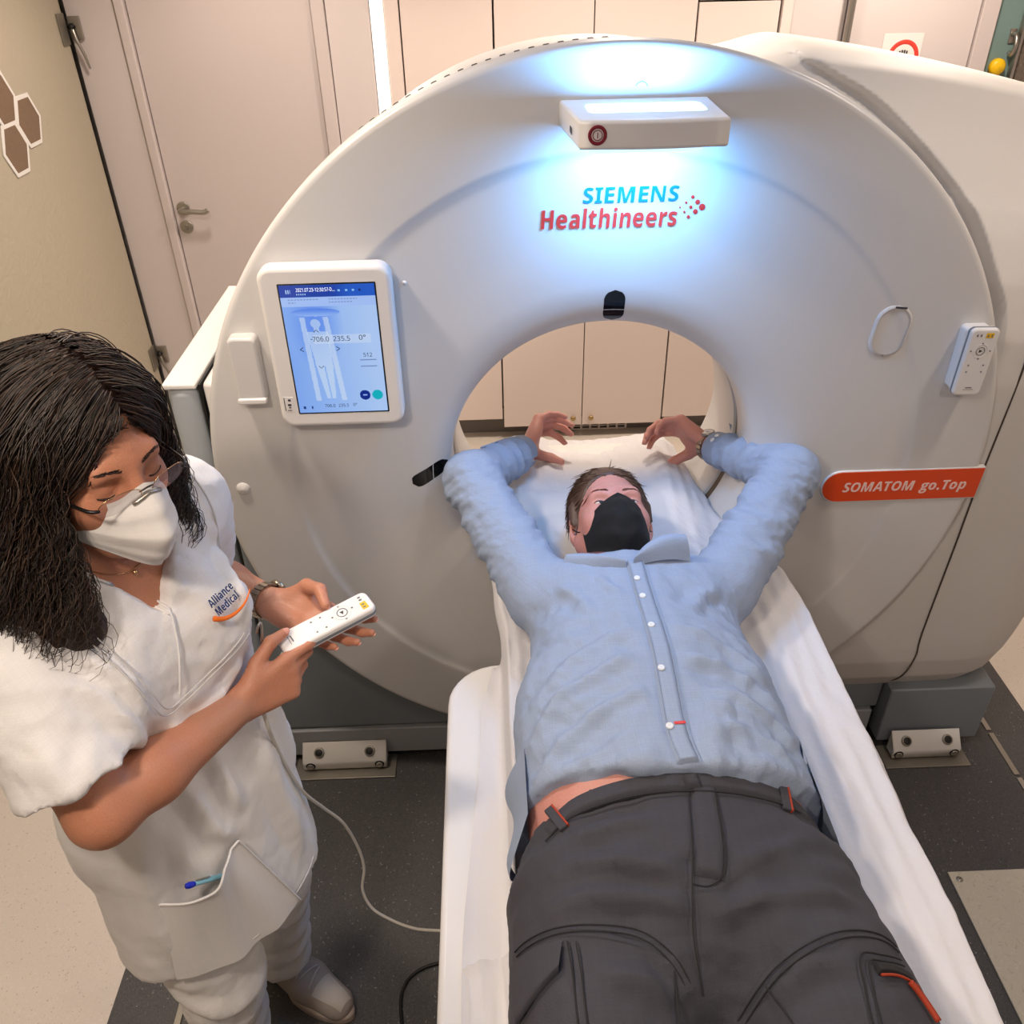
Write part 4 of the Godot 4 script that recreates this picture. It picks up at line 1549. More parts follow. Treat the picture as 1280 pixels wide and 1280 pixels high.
func build_patient():
	var base := Vector3(0, 0.83, 0.6)
	var P := thing("person", "man lying on the table in blue shirt, dark trousers and black mask, arms raised", "person", base)
	var off := Transform3D(Basis.IDENTITY, -base)
	var hd := Transform3D(rotb(8, -68, -5.5).scaled(Vector3.ONE * 1.06), Vector3(0.003, 0.968, 0.126))
	var S1 := Vector3(-0.160, 0.952, 0.345)
	var E1 := Vector3(-0.296, 1.030, 0.020)
	var W1 := Vector3(-0.168, 0.968, -0.205)
	var S2 := Vector3(0.195, 0.955, 0.345)
	var E2 := Vector3(0.405, 1.040, 0.055)
	var W2 := Vector3(0.298, 0.968, -0.190)
	# skin: head, hands, belly
	var hv := head_vol(false)
	var lh := Vol.new(Vector3(-0.26, 0.86, -0.42), Vector3(-0.01, 1.08, -0.10), 0.0035)
	lh.cone(E1.lerp(W1, 0.72), W1, 0.036, 0.028)
	var t1 := add_hand(lh, W1 + (W1 - E1).normalized() * 0.010, Vector3(0.30, 0.16, -0.90), Vector3(0.88, -0.30, 0.30), true, 1.10, [[0.95, 0.80, 0.45], [0.85, 0.75, 0.45], [0.75, 0.65, 0.4], [0.60, 0.55, 0.35]], [[0.040, 0.040, 0.026], [0.046, 0.040, 0.058], [0.040, 0.034, 0.084]], 0.05)
	var rh := Vol.new(Vector3(0.12, 0.86, -0.40), Vector3(0.40, 1.08, -0.08), 0.0035)
	rh.cone(E2.lerp(W2, 0.72), W2, 0.037, 0.028)
	var t2 := add_hand(rh, W2 + (W2 - E2).normalized() * 0.016, Vector3(-0.60, 0.18, -0.74), Vector3(-0.62, -0.35, 0.50), false, 1.12, [[0.75, 0.80, 0.5], [0.75, 0.80, 0.5], [0.75, 0.75, 0.5], [0.8, 0.75, 0.5]], [[0.040, 0.044, 0.022], [0.055, 0.052, 0.052], [0.060, 0.048, 0.080]], 0.05)
	var bv := Vol.new(Vector3(-0.27, 0.80, 0.22), Vector3(0.27, 1.12, 1.10), 0.012)
	bv.cone(Vector3(0, 0.935, 0.50), Vector3(-0.006, 0.938, 0.84), 0.16, 0.209, 0.0, Vector3.UP, 0.62)
	bv.cut(Vector3(0, 0.9, 0.93), Vector3(0, 0, 1))
	bv.cone(Vector3(0.003, 0.935, 0.22), Vector3(0.01, 0.930, 0.42), 0.06, 0.075, 0.04)
	part(P, "body", vol_mesh([[hv, off * hd], [lh, off], [rh, off], [bv, off]]), M.skin_man)
	nails(P, shift(t1, -base), [0, 1, 2, 4], 1.05, M.nail)
	nails(P, shift(t2, -base), [0, 1, 4], 1.05, M.nail)
	for s in [-1, 1]:
		eye(P, off * hd, s, M.iris, Vector3(0.001, 0.0005, 0), 0.0034)
		brow(P, off * hd, hv, s, M.brow_man, 0.0028, 0.005)
	# shirt
	var sv := Vol.new(Vector3(-0.42, 0.79, -0.24), Vector3(0.53, 1.14, 0.96), 0.0062)
	sv.cone(Vector3(0.012, 0.940, 0.45), Vector3(0.0, 0.948, 0.66), 0.192, 0.214, 0.0, Vector3.UP, 0.63)
	sv.cone(Vector3(0.0, 0.948, 0.66), Vector3(0.0, 0.940, 0.92), 0.216, 0.232, 0.04, Vector3.UP, 0.62)
	sv.cone(Vector3(-0.10, 0.95, 0.365), Vector3(0.13, 0.95, 0.365), 0.088, 0.088, 0.05)
	sv.cone(Vector3(0.005, 0.950, 0.335), Vector3(0.008, 0.955, 0.38), 0.066, 0.080, 0.04)
	for q in [[S1, E1, W1], [S2, E2, W2]]:
		sv.cone(q[0], q[1], 0.072, 0.059, 0.022)
		sv.ell(q[1], Vector3(0.058, 0.056, 0.058), 0.03)
		sv.cone(q[1], q[1].lerp(q[2], 0.80), 0.058, 0.044, 0.02)
		sv.cone(q[1].lerp(q[2], 0.78), q[2], 0.041, 0.038, 0.008)
		sv.cut(q[2] - (q[2] - q[1]).normalized() * 0.030, (q[2] - q[1]).normalized(), q[2] - Vector3.ONE * 0.09, q[2] + Vector3.ONE * 0.09)
	# hem, tilted; longer at the sides
	sv.cut(Vector3(0, 1.07, 0.872), Vector3(-0.17, 0.10, 0.98))
	sv.cut(Vector3(0, 1.07, 0.872), Vector3(0.10, 0.10, 0.99))
	sv.cut(Vector3(0, 0.815, 0.6), Vector3(0, -1, 0))
	shirt_vol = sv
	var no := FastNoiseLite.new()
	no.seed = 3
	no.frequency = 1.0
	var arm := func(p: Vector3, a: Vector3, b: Vector3) -> Vector3:
		var ba := b - a
		var t := clampf((p - a).dot(ba) / ba.length_squared(), -0.3, 1.3)
		return Vector3(t, (p - a - ba * t).length(), 0)
	var dsp := func(p: Vector3, n: Vector3) -> float:
		var w := p + base
		var f := 0.0
		# belly folds: arcs fanning out from the button line
		var body := smoothstep(0.02, 0.10, 0.27 - absf(w.x)) * smoothstep(0.34, 0.46, w.z) * (0.15 + 0.85 * smoothstep(0.016, 0.05, absf(w.x - 0.010)))
		var fan := smoothstep(0.5, 0.72, w.z)
		var ww := w.z * 16.0 + absf(w.x - 0.02) * 11.0 + 2.2 * no.get_noise_2d(w.x * 7.0, w.z * 4.0)
		f += body * fan * 0.0135 * pow(0.5 + 0.5 * sin(ww), 3.0) * (0.55 + no.get_noise_2d(w.x * 5.0 + 9.0, w.z * 6.0))
		f += body * 0.013 * no.get_noise_3d(w.x * 9.0, w.y * 8.0, w.z * 8.0)
		f += body * 0.006 * (0.5 - absf(no.get_noise_3d(w.x * 7.0 + 3.0, w.y * 5.0, w.z * 17.0)))
		if n.y > 0.1:
			f += folds(Vector2(w.x, w.z), SHIRT_FOLDS)
		f += 0.0024 * no.get_noise_3d(w.x * 26.0, w.y * 26.0, w.z * 18.0)
		# sleeve folds round the arm
		for q in [[S1, E1, W1], [S2, E2, W2]]:
			var a: Vector3 = arm.call(w, q[0], q[1])
			if a.x > 0.05 and a.x < 1.0 and a.y < 0.11:
				f += 0.010 * no.get_noise_3d(a.x * 6.0 + w.y * 14.0, w.x * 11.0, 4.0) * smoothstep(0.05, 0.3, a.x)
				f += 0.007 * (0.4 - absf(no.get_noise_3d(a.x * 9.0 + w.y * 6.0, w.x * 5.0, w.y * 9.0))) * smoothstep(0.05, 0.3, a.x)
			var b: Vector3 = arm.call(w, q[1], q[2])
			if b.x > 0.02 and b.x < 0.8 and b.y < 0.09 and w.z < 0.2:
				f += 0.0045 * sin(b.x * 34.0 + 3.5 * no.get_noise_3d(w.x * 12.0, w.y * 12.0, w.z * 12.0)) * smoothstep(0.1, 0.5, b.x)
		return f
	var sh := part(P, "shirt", vol_mesh([[sv, off]], dsp), M.shirt)
	shirt_details(P, sh, sv, base, [E1, W1, E2, W2])
	# trousers
	var tv := Vol.new(Vector3(-0.36, 0.79, 0.80), Vector3(0.42, 1.10, 1.66), 0.009)
	tv.cone(Vector3(-0.008, 0.932, 0.84), Vector3(-0.012, 0.920, 0.95), 0.210, 0.218, 0.0, Vector3.UP, 0.64)
	tv.cone(Vector3(-0.122, 0.918, 0.99), Vector3(-0.155, 0.925, 1.60), 0.126, 0.100, 0.03)
	tv.cone(Vector3(0.112, 0.918, 0.99), Vector3(0.235, 0.925, 1.60), 0.131, 0.102, 0.03)
	tv.cut(Vector3(0, 1.06, 0.862), Vector3(0, -0.12, -0.993))
	tv.cut(Vector3(-0.165, 1.0, 0.884), Vector3(-0.5, 0, -0.866))
	tv.cut(Vector3(0, 0.825, 1.0), Vector3(0, -1, 0))
	tv.cut(Vector3(0, 0.9, 1.62), Vector3(0, 0, 1))
	pants_vol = tv
	var dp := func(p: Vector3, n: Vector3) -> float:
		var w := p + base
		var f := 0.008 * no.get_noise_3d(w.x * 6.0, w.y * 6.0, w.z * 9.0 + w.x * 3.0)
		f += 0.0018 * no.get_noise_3d(w.x * 24.0, w.y * 24.0, w.z * 30.0)
		if n.y > 0.1:
			f += folds(Vector2(w.x, w.z), TROUSER_FOLDS)
		var cz := Vector2(w.x - 0.015, w.z - 1.06)
		f += 0.0035 * sin(cz.length() * 95.0 + 4.0 * no.get_noise_2d(w.x * 8.0, w.z * 8.0)) * smoothstep(0.22, 0.05, cz.length()) * smoothstep(1.0, 1.05, w.z + 0.05)
		f += 0.0036 * sin((w.z - 0.2 * absf(w.x)) * 105.0 + 3.0 * no.get_noise_2d(w.x * 5.0, 2.0)) * smoothstep(0.06, 0.18, absf(w.x)) * smoothstep(1.05, 0.95, w.z)
		return f
	var tr := part(P, "trousers", vol_mesh([[tv, off]], dp), M.trousers)
	trouser_details(P, tr, tv, base)
	# mask and its loops
	var mk := part(P, "face_mask", mask_mesh(off * hd, true), M.mask_black)
	for s in [-1, 1]:
		var l := []
		for q in [[0.060, -0.031, 0.044], [0.070, -0.032, 0.026], [0.079, -0.014, 0.008], [0.084, 0.008, -0.012]]:
			l.append(off * hd * Vector3(q[0] * s, q[1], q[2]))
		part(mk, "ear_loop", tube(curve_pts(l, 5), [0.0013], 6), M.mask_black)
	# hair
	part(P, "hair", short_hair(off * hd), M.hair_man)
	# wristwatch
	wristwatch(P, W2 - base + (W2 - E2).normalized() * 0.010, (W2 - E2).normalized(), Vector3(0.15, 0.85, 0.5), 0.033, M.steel)

func shift(t: Array, o: Vector3) -> Array:
	var r := []
	for q in t:
		r.append([q[0] + o, q[1], q[2]])
	return r

func on_top(v: Vol, x: float, z: float, lift := 0.0) -> Vector3:
	return v.hit(Vector3(x, v.o.y + (v.ny - 1) * v.h - 0.001, z), Vector3.DOWN, 0.4) + Vector3(0, lift, 0)

# strip of cloth lying on a body, following a line of [x, z]
func cloth_strip(v: Vol, line: Array, w: float, lift: float, base: Vector3, per := 6) -> ArrayMesh:
	var c := []
	for q in line:
		c.append(Vector3(q[0], 0, q[1]))
	c = curve_pts(c, per)
	var rows := []
	for i in c.size():
		var t: Vector3 = (c[min(i + 1, c.size() - 1)] - c[max(i - 1, 0)]).normalized()
		var s := Vector3(t.z, 0, -t.x)
		var r := []
		for k in 7:
			var u := -1.0 + k / 3.0
			var p: Vector3 = c[i] + s * u * w * 0.5
			var up := lift * (1.0 if absf(u) < 0.9 and i > 0 and i < c.size() - 1 else -0.3)
			r.append(on_top(v, p.x, p.z, up) - base)
		rows.append(r)
	return sheet(rows)

func seam_line(v: Vol, line: Array, r: float, lift: float, base: Vector3, per := 6) -> ArrayMesh:
	var c := []
	for q in line:
		c.append(Vector3(q[0], 0, q[1]))
	c = curve_pts(c, per)
	var pts := []
	for q in c:
		pts.append(on_top(v, q.x, q.z, lift) - base)
	return tube(pts, [r], 5)

func shirt_details(P: Node3D, sh: Node3D, sv: Vol, base: Vector3, j: Array):
	var line := [[0.012, 0.375], [0.013, 0.45], [0.013, 0.55], [0.012, 0.65], [0.008, 0.75], [0.006, 0.82], [0.012, 0.868]]
	part(sh, "placket", cloth_strip(sv, line, 0.036, 0.0085, base, 9), M.shirt)
	for o in [-0.0135, 0.0145]:
		var l2 := []
		for q in line:
			l2.append([q[0] + o, q[1]])
		part(sh, "placket_stitch", seam_line(sv, l2, 0.0007, 0.0092, base), M.shirt)
	var bm := lathe([[0.0005, 0.0018], [0.0022, 0.0016], [0.0032, 0.0026], [0.0055, 0.0022], [0.0060, 0.0008], [0.0055, 0.0]], 16)
	for q in [[0.007, 0.437], [0.008, 0.492], [0.007, 0.584], [0.004, 0.691], [-0.004, 0.806]]:
		part(sh, "button", bm, M.button, on_top(sv, q[0], q[1], 0.009) - base, Basis(Vector3.RIGHT, 0.05))
	part(sh, "red_tag", rbox(Vector3(0.017, 0.0012, 0.0050), 0.0004, 1), M.red, on_top(sv, 0.012, 0.800, 0.0095) - base, Basis(Vector3.UP, 0.05))
	# collar leaves: [bottom edge, top edge]
	var cr := [[Vector3(0.006, 1.060, 0.392), Vector3(0.012, 1.076, 0.384)], [Vector3(0.045, 1.062, 0.380), Vector3(0.042, 1.088, 0.358)], [Vector3(0.085, 1.058, 0.370), Vector3(0.080, 1.094, 0.342)], [Vector3(0.122, 1.046, 0.362), Vector3(0.116, 1.086, 0.334)]]
	var cl := [[Vector3(-0.004, 1.056, 0.392), Vector3(-0.008, 1.068, 0.380)], [Vector3(-0.045, 1.054, 0.380), Vector3(-0.042, 1.066, 0.362)], [Vector3(-0.085, 1.042, 0.362), Vector3(-0.078, 1.052, 0.338)], [Vector3(-0.118, 1.034, 0.336), Vector3(-0.106, 1.034, 0.315)]]
	for c in [cr, cl]:
		var bt := []
		var tp := []
		for q in c:
			bt.append(q[0])
			tp.append(q[1])
		bt = curve_pts(bt, 6)
		tp = curve_pts(tp, 6)
		var rows := []
		for k in 9:
			var u := k / 8.0
			var r := []
			for i in bt.size():
				var p: Vector3 = bt[i].lerp(tp[i], minf(u * 1.25, 1.0))
				p.y += 0.010 * sin(minf(u * 1.25, 1.0) * PI)
				if u > 0.8:
					p += Vector3(0, -0.006, -0.012) * (u - 0.8) / 0.2
				r.append(p - base)
			rows.append(r)
		part(sh, "collar", sheet(rows), M.shirt)
	# neck band behind the collar
	var nb := []
	for k in 2:
		var r := []
		for i in 25:
			var a := PI * i / 24.0
			r.append(Vector3(0.006 + cos(a) * (0.078 - 0.010 * k), 0.955 + sin(a) * (0.098 - 0.004 * k), 0.355 - 0.03 * k - 0.02 * (1.0 - sin(a))) - base)
		nb.append(r)
	part(sh, "neck_band", sheet(nb), M.shirt)
	# cuffs
	for q in [[j[0], j[1], false], [j[2], j[3], true]]:
		var ax: Vector3 = (q[1] - q[0]).normalized()
		var c: Vector3 = q[1] - ax * 0.070
		var e1 := ax.cross(Vector3.UP).normalized()
		var e2 := e1.cross(ax).normalized()
		var rows := []
		for k in 6:
			var r := []
			for i in 37:
				var t := TAU * i / 36.0 * 0.97
				var rr := lerpf(0.0455, 0.0425, k / 5.0) + (-0.003 if k == 0 else 0.0)
				var open: float = 0.0
				if q[2]:
					open = 0.030 * exp(-pow((t - 0.0) / 0.55, 2)) * (k / 5.0)
				else:
					open = 0.010 * exp(-pow((t - 3.0) / 0.6, 2)) * (k / 5.0)
				var dv := e1 * cos(t) + e2 * sin(t)
				r.append(c + ax * (0.056 * k / 5.0) + dv * (rr + open) - base)
			rows.append(r)
		part(sh, "cuff", sheet(rows), M.shirt)
		for k in 2:
			var t2 := 1.9 + 0.35 * k
			var dv2 := e1 * cos(t2) + e2 * sin(t2)
			part(sh, "cuff_button", bm, M.button, c + ax * 0.028 + dv2 * 0.0445 - base, Basis(ax, dv2, ax.cross(dv2)))
		# open end of the cuff
		if q[2]:
			var fl := []
			for k in 5:
				var fr := []
				for i in 6:
					var u := k / 4.0
					var w := i / 5.0
					fr.append(c + ax * (0.052 - 0.045 * w) + e1 * (0.040 + 0.012 * w + 0.004 * sin(u * PI)) + e2 * (0.012 + 0.045 * u * (1.0 - 0.35 * w)) - base)
				fl.append(fr)
			part(sh, "cuff_end", sheet(fl), M.shirt)
		# sleeve placket seam running up the forearm
		var l := []
		for k in 7:
			var t3: float = 0.75 - k * 0.075
			var pc: Vector3 = q[0].lerp(q[1], t3)
			var dv3 := (e2 * 0.9 + e1 * (0.5 if q[2] else -0.5)).normalized()
			l.append(sv.hit(pc + dv3 * 0.12, -dv3, 0.12) + dv3 * 0.003 - base)
		part(sh, "sleeve_seam", tube(l, [0.0018], 5), M.shirt)
	# shirt tails hanging at the sides
	for s in [-1, 1]:
		var rows := []
		for k in 12:
			var u := k / 11.0
			var r := []
			for i in 12:
				var w := i / 11.0
				var z := lerpf(0.76, lerpf(0.880, 0.915, sin(u * PI)), w)
				var y := lerpf(1.005, 0.838, u)
				var x := -0.214 - 0.026 * sin(u * PI * 0.75) - 0.010 * sin(w * 7.0 + u * 3.0) * u
				if s > 0:
					x = 0.212 + 0.030 * sin(u * PI * 0.75) + 0.008 * sin(w * 6.0 + u * 4.0) * u
				r.append(Vector3(x, y, z) - base)
			rows.append(r)
		part(sh, "shirt_tail", sheet(rows), M.shirt)

func trouser_details(P: Node3D, tr: Node3D, tv: Vol, base: Vector3):
	var wb := [[-0.193, 0.917], [-0.165, 0.897], [-0.128, 0.889], [-0.06, 0.884], [0.0, 0.883], [0.06, 0.883], [0.13, 0.884], [0.165, 0.886], [0.19, 0.895]]
	part(tr, "waistband", cloth_strip(tv, wb, 0.032, 0.007, base, 6), M.trousers)
	part(tr, "waistband_seam", seam_line(tv, [[-0.193, 0.936], [-0.165, 0.915], [-0.128, 0.907], [-0.06, 0.902], [0.0, 0.901], [0.06, 0.901], [0.13, 0.902], [0.17, 0.905]], 0.0014, 0.006, base), M.thread)
	for q in [[-0.176, 0.905, 0.5], [0.150, 0.888, -0.15]]:
		var bl := part(tr, "belt_loop", rbox(Vector3(0.013, 0.006, 0.044), 0.002), M.trousers, on_top(tv, q[0], q[1], 0.009) - base, Basis(Vector3.BACK, 0.35 * signf(-q[0])) * Basis(Vector3.UP, q[2]))
		part(bl, "orange_edge", rbox(Vector3(0.003, 0.007, 0.044), 0.001), M.belt_orange, Vector3(0.0075 if q[0] < 0 else 0.0075, 0, 0))
	part(tr, "fly", cloth_strip(tv, [[0.030, 0.880], [0.026, 0.93], [0.020, 0.98], [0.010, 1.022]], 0.040, 0.006, base, 6), M.trousers)
	part(tr, "button_tab", cloth_strip(tv, [[0.012, 0.872], [0.016, 0.90]], 0.026, 0.012, base, 4), M.trousers)
	for l in [
		[[0.044, 0.892], [0.040, 0.963], [0.030, 1.015], [0.008, 1.034], [-0.014, 1.031]],
		[[0.008, 0.885], [0.0, 0.95], [-0.008, 1.0], [-0.014, 1.031], [-0.022, 1.087], [-0.018, 1.14]],
		[[-0.240, 1.060], [-0.193, 1.064], [-0.144, 1.071], [-0.087, 1.080], [-0.048, 1.106], [-0.030, 1.135]],
		[[-0.238, 1.069], [-0.193, 1.072], [-0.144, 1.079], [-0.089, 1.088], [-0.054, 1.112], [-0.036, 1.14]],
		[[0.018, 1.162], [0.068, 1.125], [0.143, 1.097], [0.208, 1.087], [0.235, 1.09]],
		[[0.024, 1.168], [0.072, 1.133], [0.145, 1.105], [0.208, 1.095], [0.235, 1.098]],
		[[-0.176, 1.085], [-0.173, 1.13], [-0.172, 1.20]],
		[[-0.166, 1.088], [-0.163, 1.13], [-0.162, 1.20]],
		[[0.230, 1.112], [0.20, 1.117], [0.168, 1.122], [0.158, 1.16], [0.150, 1.22]],
		[[0.230, 1.120], [0.20, 1.125], [0.176, 1.130], [0.167, 1.165], [0.160, 1.22]],
		[[-0.05, 1.12], [-0.055, 1.18], [-0.065, 1.26]],
		[[0.055, 1.14], [0.075, 1.19], [0.095, 1.26]]]:
		part(tr, "seam", seam_line(tv, l, 0.0011, 0.005, base), M.thread)
	# cargo pocket flap at the left
	var rows := []
	for k in 8:
		var u := k / 7.0
		var r := []
		for i in 10:
			var w := i / 9.0
			var a := Vector2(-0.244, 1.076).lerp(Vector2(-0.179, 1.083), w)
			var b := Vector2(-0.240, 1.150).lerp(Vector2(-0.186, 1.116), w)
			var q := a.lerp(b, u)
			r.append(on_top(tv, q.x, q.y, 0.006 + 0.006 * u) + Vector3(-0.003, 0, 0) - base)
		rows.append(r)
	var rr := []
	for q in rows[7]:
		rr.append(q + Vector3(0, -0.014, 0.002))
	rows.append(rr)
	part(tr, "cargo_flap", sheet(rows), M.trousers)
	# zip at the right with an orange pull
	part(tr, "zip_flap", cloth_strip(tv, [[0.182, 1.136], [0.21, 1.132], [0.240, 1.134]], 0.014, 0.008, base, 5), M.thread)
	var zl := part(tr, "zip_edge", seam_line(tv, [[0.184, 1.146], [0.21, 1.142], [0.238, 1.144]], 0.0018, 0.008, base), M.belt_orange)
	part(zl, "zip_pull", seam_line(tv, [[0.222, 1.146], [0.232, 1.160], [0.242, 1.185]], 0.0040, 0.010, base), M.belt_orange)

func short_hair(hd: Transform3D) -> ArrayMesh:
	var cap := Vol.new(Vector3(-0.11, -0.11, -0.14), Vector3(0.11, 0.16, 0.12), 0.005)
	cap.ell(Vector3(0, 0.037, -0.017), Vector3(0.083, 0.099, 0.100))
	for s in [-1, 1]:
		cap.cone(Vector3(s * 0.076, 0.03, 0.02), Vector3(s * 0.078, -0.028, 0.010), 0.010, 0.007, 0.01)
	cap.ell(Vector3(0, -0.012, 0.085), Vector3(0.071, 0.088, 0.082), 0.006, Basis.IDENTITY, true)
	cap.cut(Vector3(0, -0.05, 0), Vector3(0, -1, 0.1))
	for s in [-1, 1]:
		cap.ell(Vector3(s * 0.084, -0.018, 0.0), Vector3(0.02, 0.028, 0.016), 0.0, Basis.IDENTITY, true)
	var a: Array = cap.arrays(PackedVector3Array(), PackedInt32Array(), hd)
	var v: PackedVector3Array = a[0]
	var idx: PackedInt32Array = a[1]
	var r := RandomNumberGenerator.new()
	r.seed = 21
	var made := 0
	var no := FastNoiseLite.new()
	no.seed = 8
	while made < 1400:
		var th := r.randf_range(0, TAU)
		var ph := r.randf_range(-0.25, 1.0)
		var dirv := Vector3(cos(th) * sqrt(1 - ph * ph), ph, sin(th) * sqrt(1 - ph * ph))
		var p := Vector3(0, 0.037, -0.017) + dirv * Vector3(0.081, 0.097, 0.098)
		if cap.at(p) > 0.004:
			continue
		made += 1
		var n := (dirv / Vector3(0.081, 0.097, 0.098)).normalized()
		# combed back and to the sides, a little untidy
		var flow := Vector3(signf(p.x) * 0.45, -0.25, -0.85) + Vector3(r.randf_range(-0.3, 0.3), r.randf_range(-0.2, 0.3), r.randf_range(-0.2, 0.2))
		flow = (flow - n * flow.dot(n)).normalized()
		var l := r.randf_range(0.025, 0.05) * (1.25 if p.z > 0.02 else 1.0)
		var lift := r.randf_range(0.02, 0.18) * (1.0 if r.randf() < 0.9 else 1.7)
		var pts := []
		var q := p
		for i in 6:
			pts.append(hd * q)
			q += flow * l / 5.0
			# stay on the scalp, lifting off towards the tip
			var e := (q - Vector3(0, 0.037, -0.017)) / Vector3(0.081, 0.097, 0.098)
			var up := 1.0 + lift * 0.10 + lift * 0.55 * pow((i + 1) / 5.0, 2.0)
			q = Vector3(0, 0.037, -0.017) + e.normalized() * up * Vector3(0.081, 0.097, 0.098)
		var b := tube_arrays(pts, [0.0011, 0.0013, 0.0012, 0.001, 0.0007, 0.0002], 3, v, idx, false)
		v = b[0]
		idx = b[1]
	return commit(v, idx)

func wristwatch(P: Node3D, c: Vector3, axis: Vector3, face: Vector3, r: float, m: Material):
	# bracelet of links round the wrist with a round dial
	face = (face - axis * face.dot(axis)).normalized()
	var s := axis.cross(face)
	var w := Node3D.new()
	w.name = "wristwatch"
	P.add_child(w, true)
	w.position = c
	var n := 20
	var link := rbox(Vector3(0.017, 0.0035, TAU * r / n * 0.93), 0.0008, 1)
	for i in n:
		var t := TAU * i / n
		if cos(t) > 0.86:
			continue
		var o := face * cos(t) + s * sin(t)
		part(w, "link", link, m if i % 2 else M.watch, o * (r + 0.001), Basis(axis, o, axis.cross(o)))
	var b := Basis(axis, face, axis.cross(face))
	part(w, "case", lathe([[0.001, -0.003], [0.0165, -0.003], [0.018, 0.0], [0.0175, 0.004], [0.016, 0.006], [0.0145, 0.0055]], 24), m, face * (r + 0.002), b)
	part(w, "dial", lathe([[0.0005, 0.0052], [0.0148, 0.0052], [0.0148, 0.003]], 24), M.white_gloss, face * (r + 0.002), b)
	for q in [[0.008, 0.5], [0.011, 2.2]]:
		part(w, "hand", rbox(Vector3(0.0009, 0.0006, q[0]), 0.0002, 1), M.ink, face * (r + 0.0075), b * Basis(Vector3.UP, q[1]) * Basis(Vector3.RIGHT, 0.0))

# ---------------------------------------------------------------- technician standing at the left
var tunic_vol: Vol
var tech_tf: Transform3D
const REM_A := Vector3(-0.462, 1.130, 0.553)
const REM_B := Vector3(-0.588, 1.115, 0.634)

const TUNIC_FOLDS := [
	[0.013, 0.015, Vector2(-0.055, 1.12), Vector2(-0.06, 1.0), Vector2(-0.045, 0.90), Vector2(-0.02, 0.84)],
	[0.012, 0.014, Vector2(0.0, 1.12), Vector2(-0.005, 1.0), Vector2(-0.005, 0.88)],
	[0.012, 0.018, Vector2(0.06, 1.08), Vector2(0.075, 0.92), Vector2(0.09, 0.76), Vector2(0.10, 0.62)],
	[0.011, 0.018, Vector2(-0.12, 1.04), Vector2(-0.145, 0.90), Vector2(-0.16, 0.75), Vector2(-0.16, 0.62)],
	[0.010, 0.016, Vector2(0.13, 1.06), Vector2(0.145, 0.92), Vector2(0.16, 0.78)],
	[0.011, 0.012, Vector2(-0.16, 1.30), Vector2(-0.115, 1.24), Vector2(-0.10, 1.15), Vector2(-0.095, 1.08)],
	[0.009, 0.011, Vector2(-0.13, 1.33), Vector2(-0.085, 1.24), Vector2(-0.075, 1.14)],
	[0.009, 0.011, Vector2(0.15, 1.30), Vector2(0.115, 1.25), Vector2(0.11, 1.16)],
	[0.008, 0.010, Vector2(0.10, 1.14), Vector2(0.06, 1.11), Vector2(0.02, 1.10)],
	[0.008, 0.010, Vector2(-0.05, 1.13), Vector2(-0.02, 1.10), Vector2(0.03, 1.09)],
	[0.006, 0.014, Vector2(-0.20, 1.26), Vector2(-0.215, 1.20), Vector2(-0.21, 1.12)],
	[0.005, 0.012, Vector2(-0.17, 1.22), Vector2(-0.20, 1.17), Vector2(-0.24, 1.15)]]

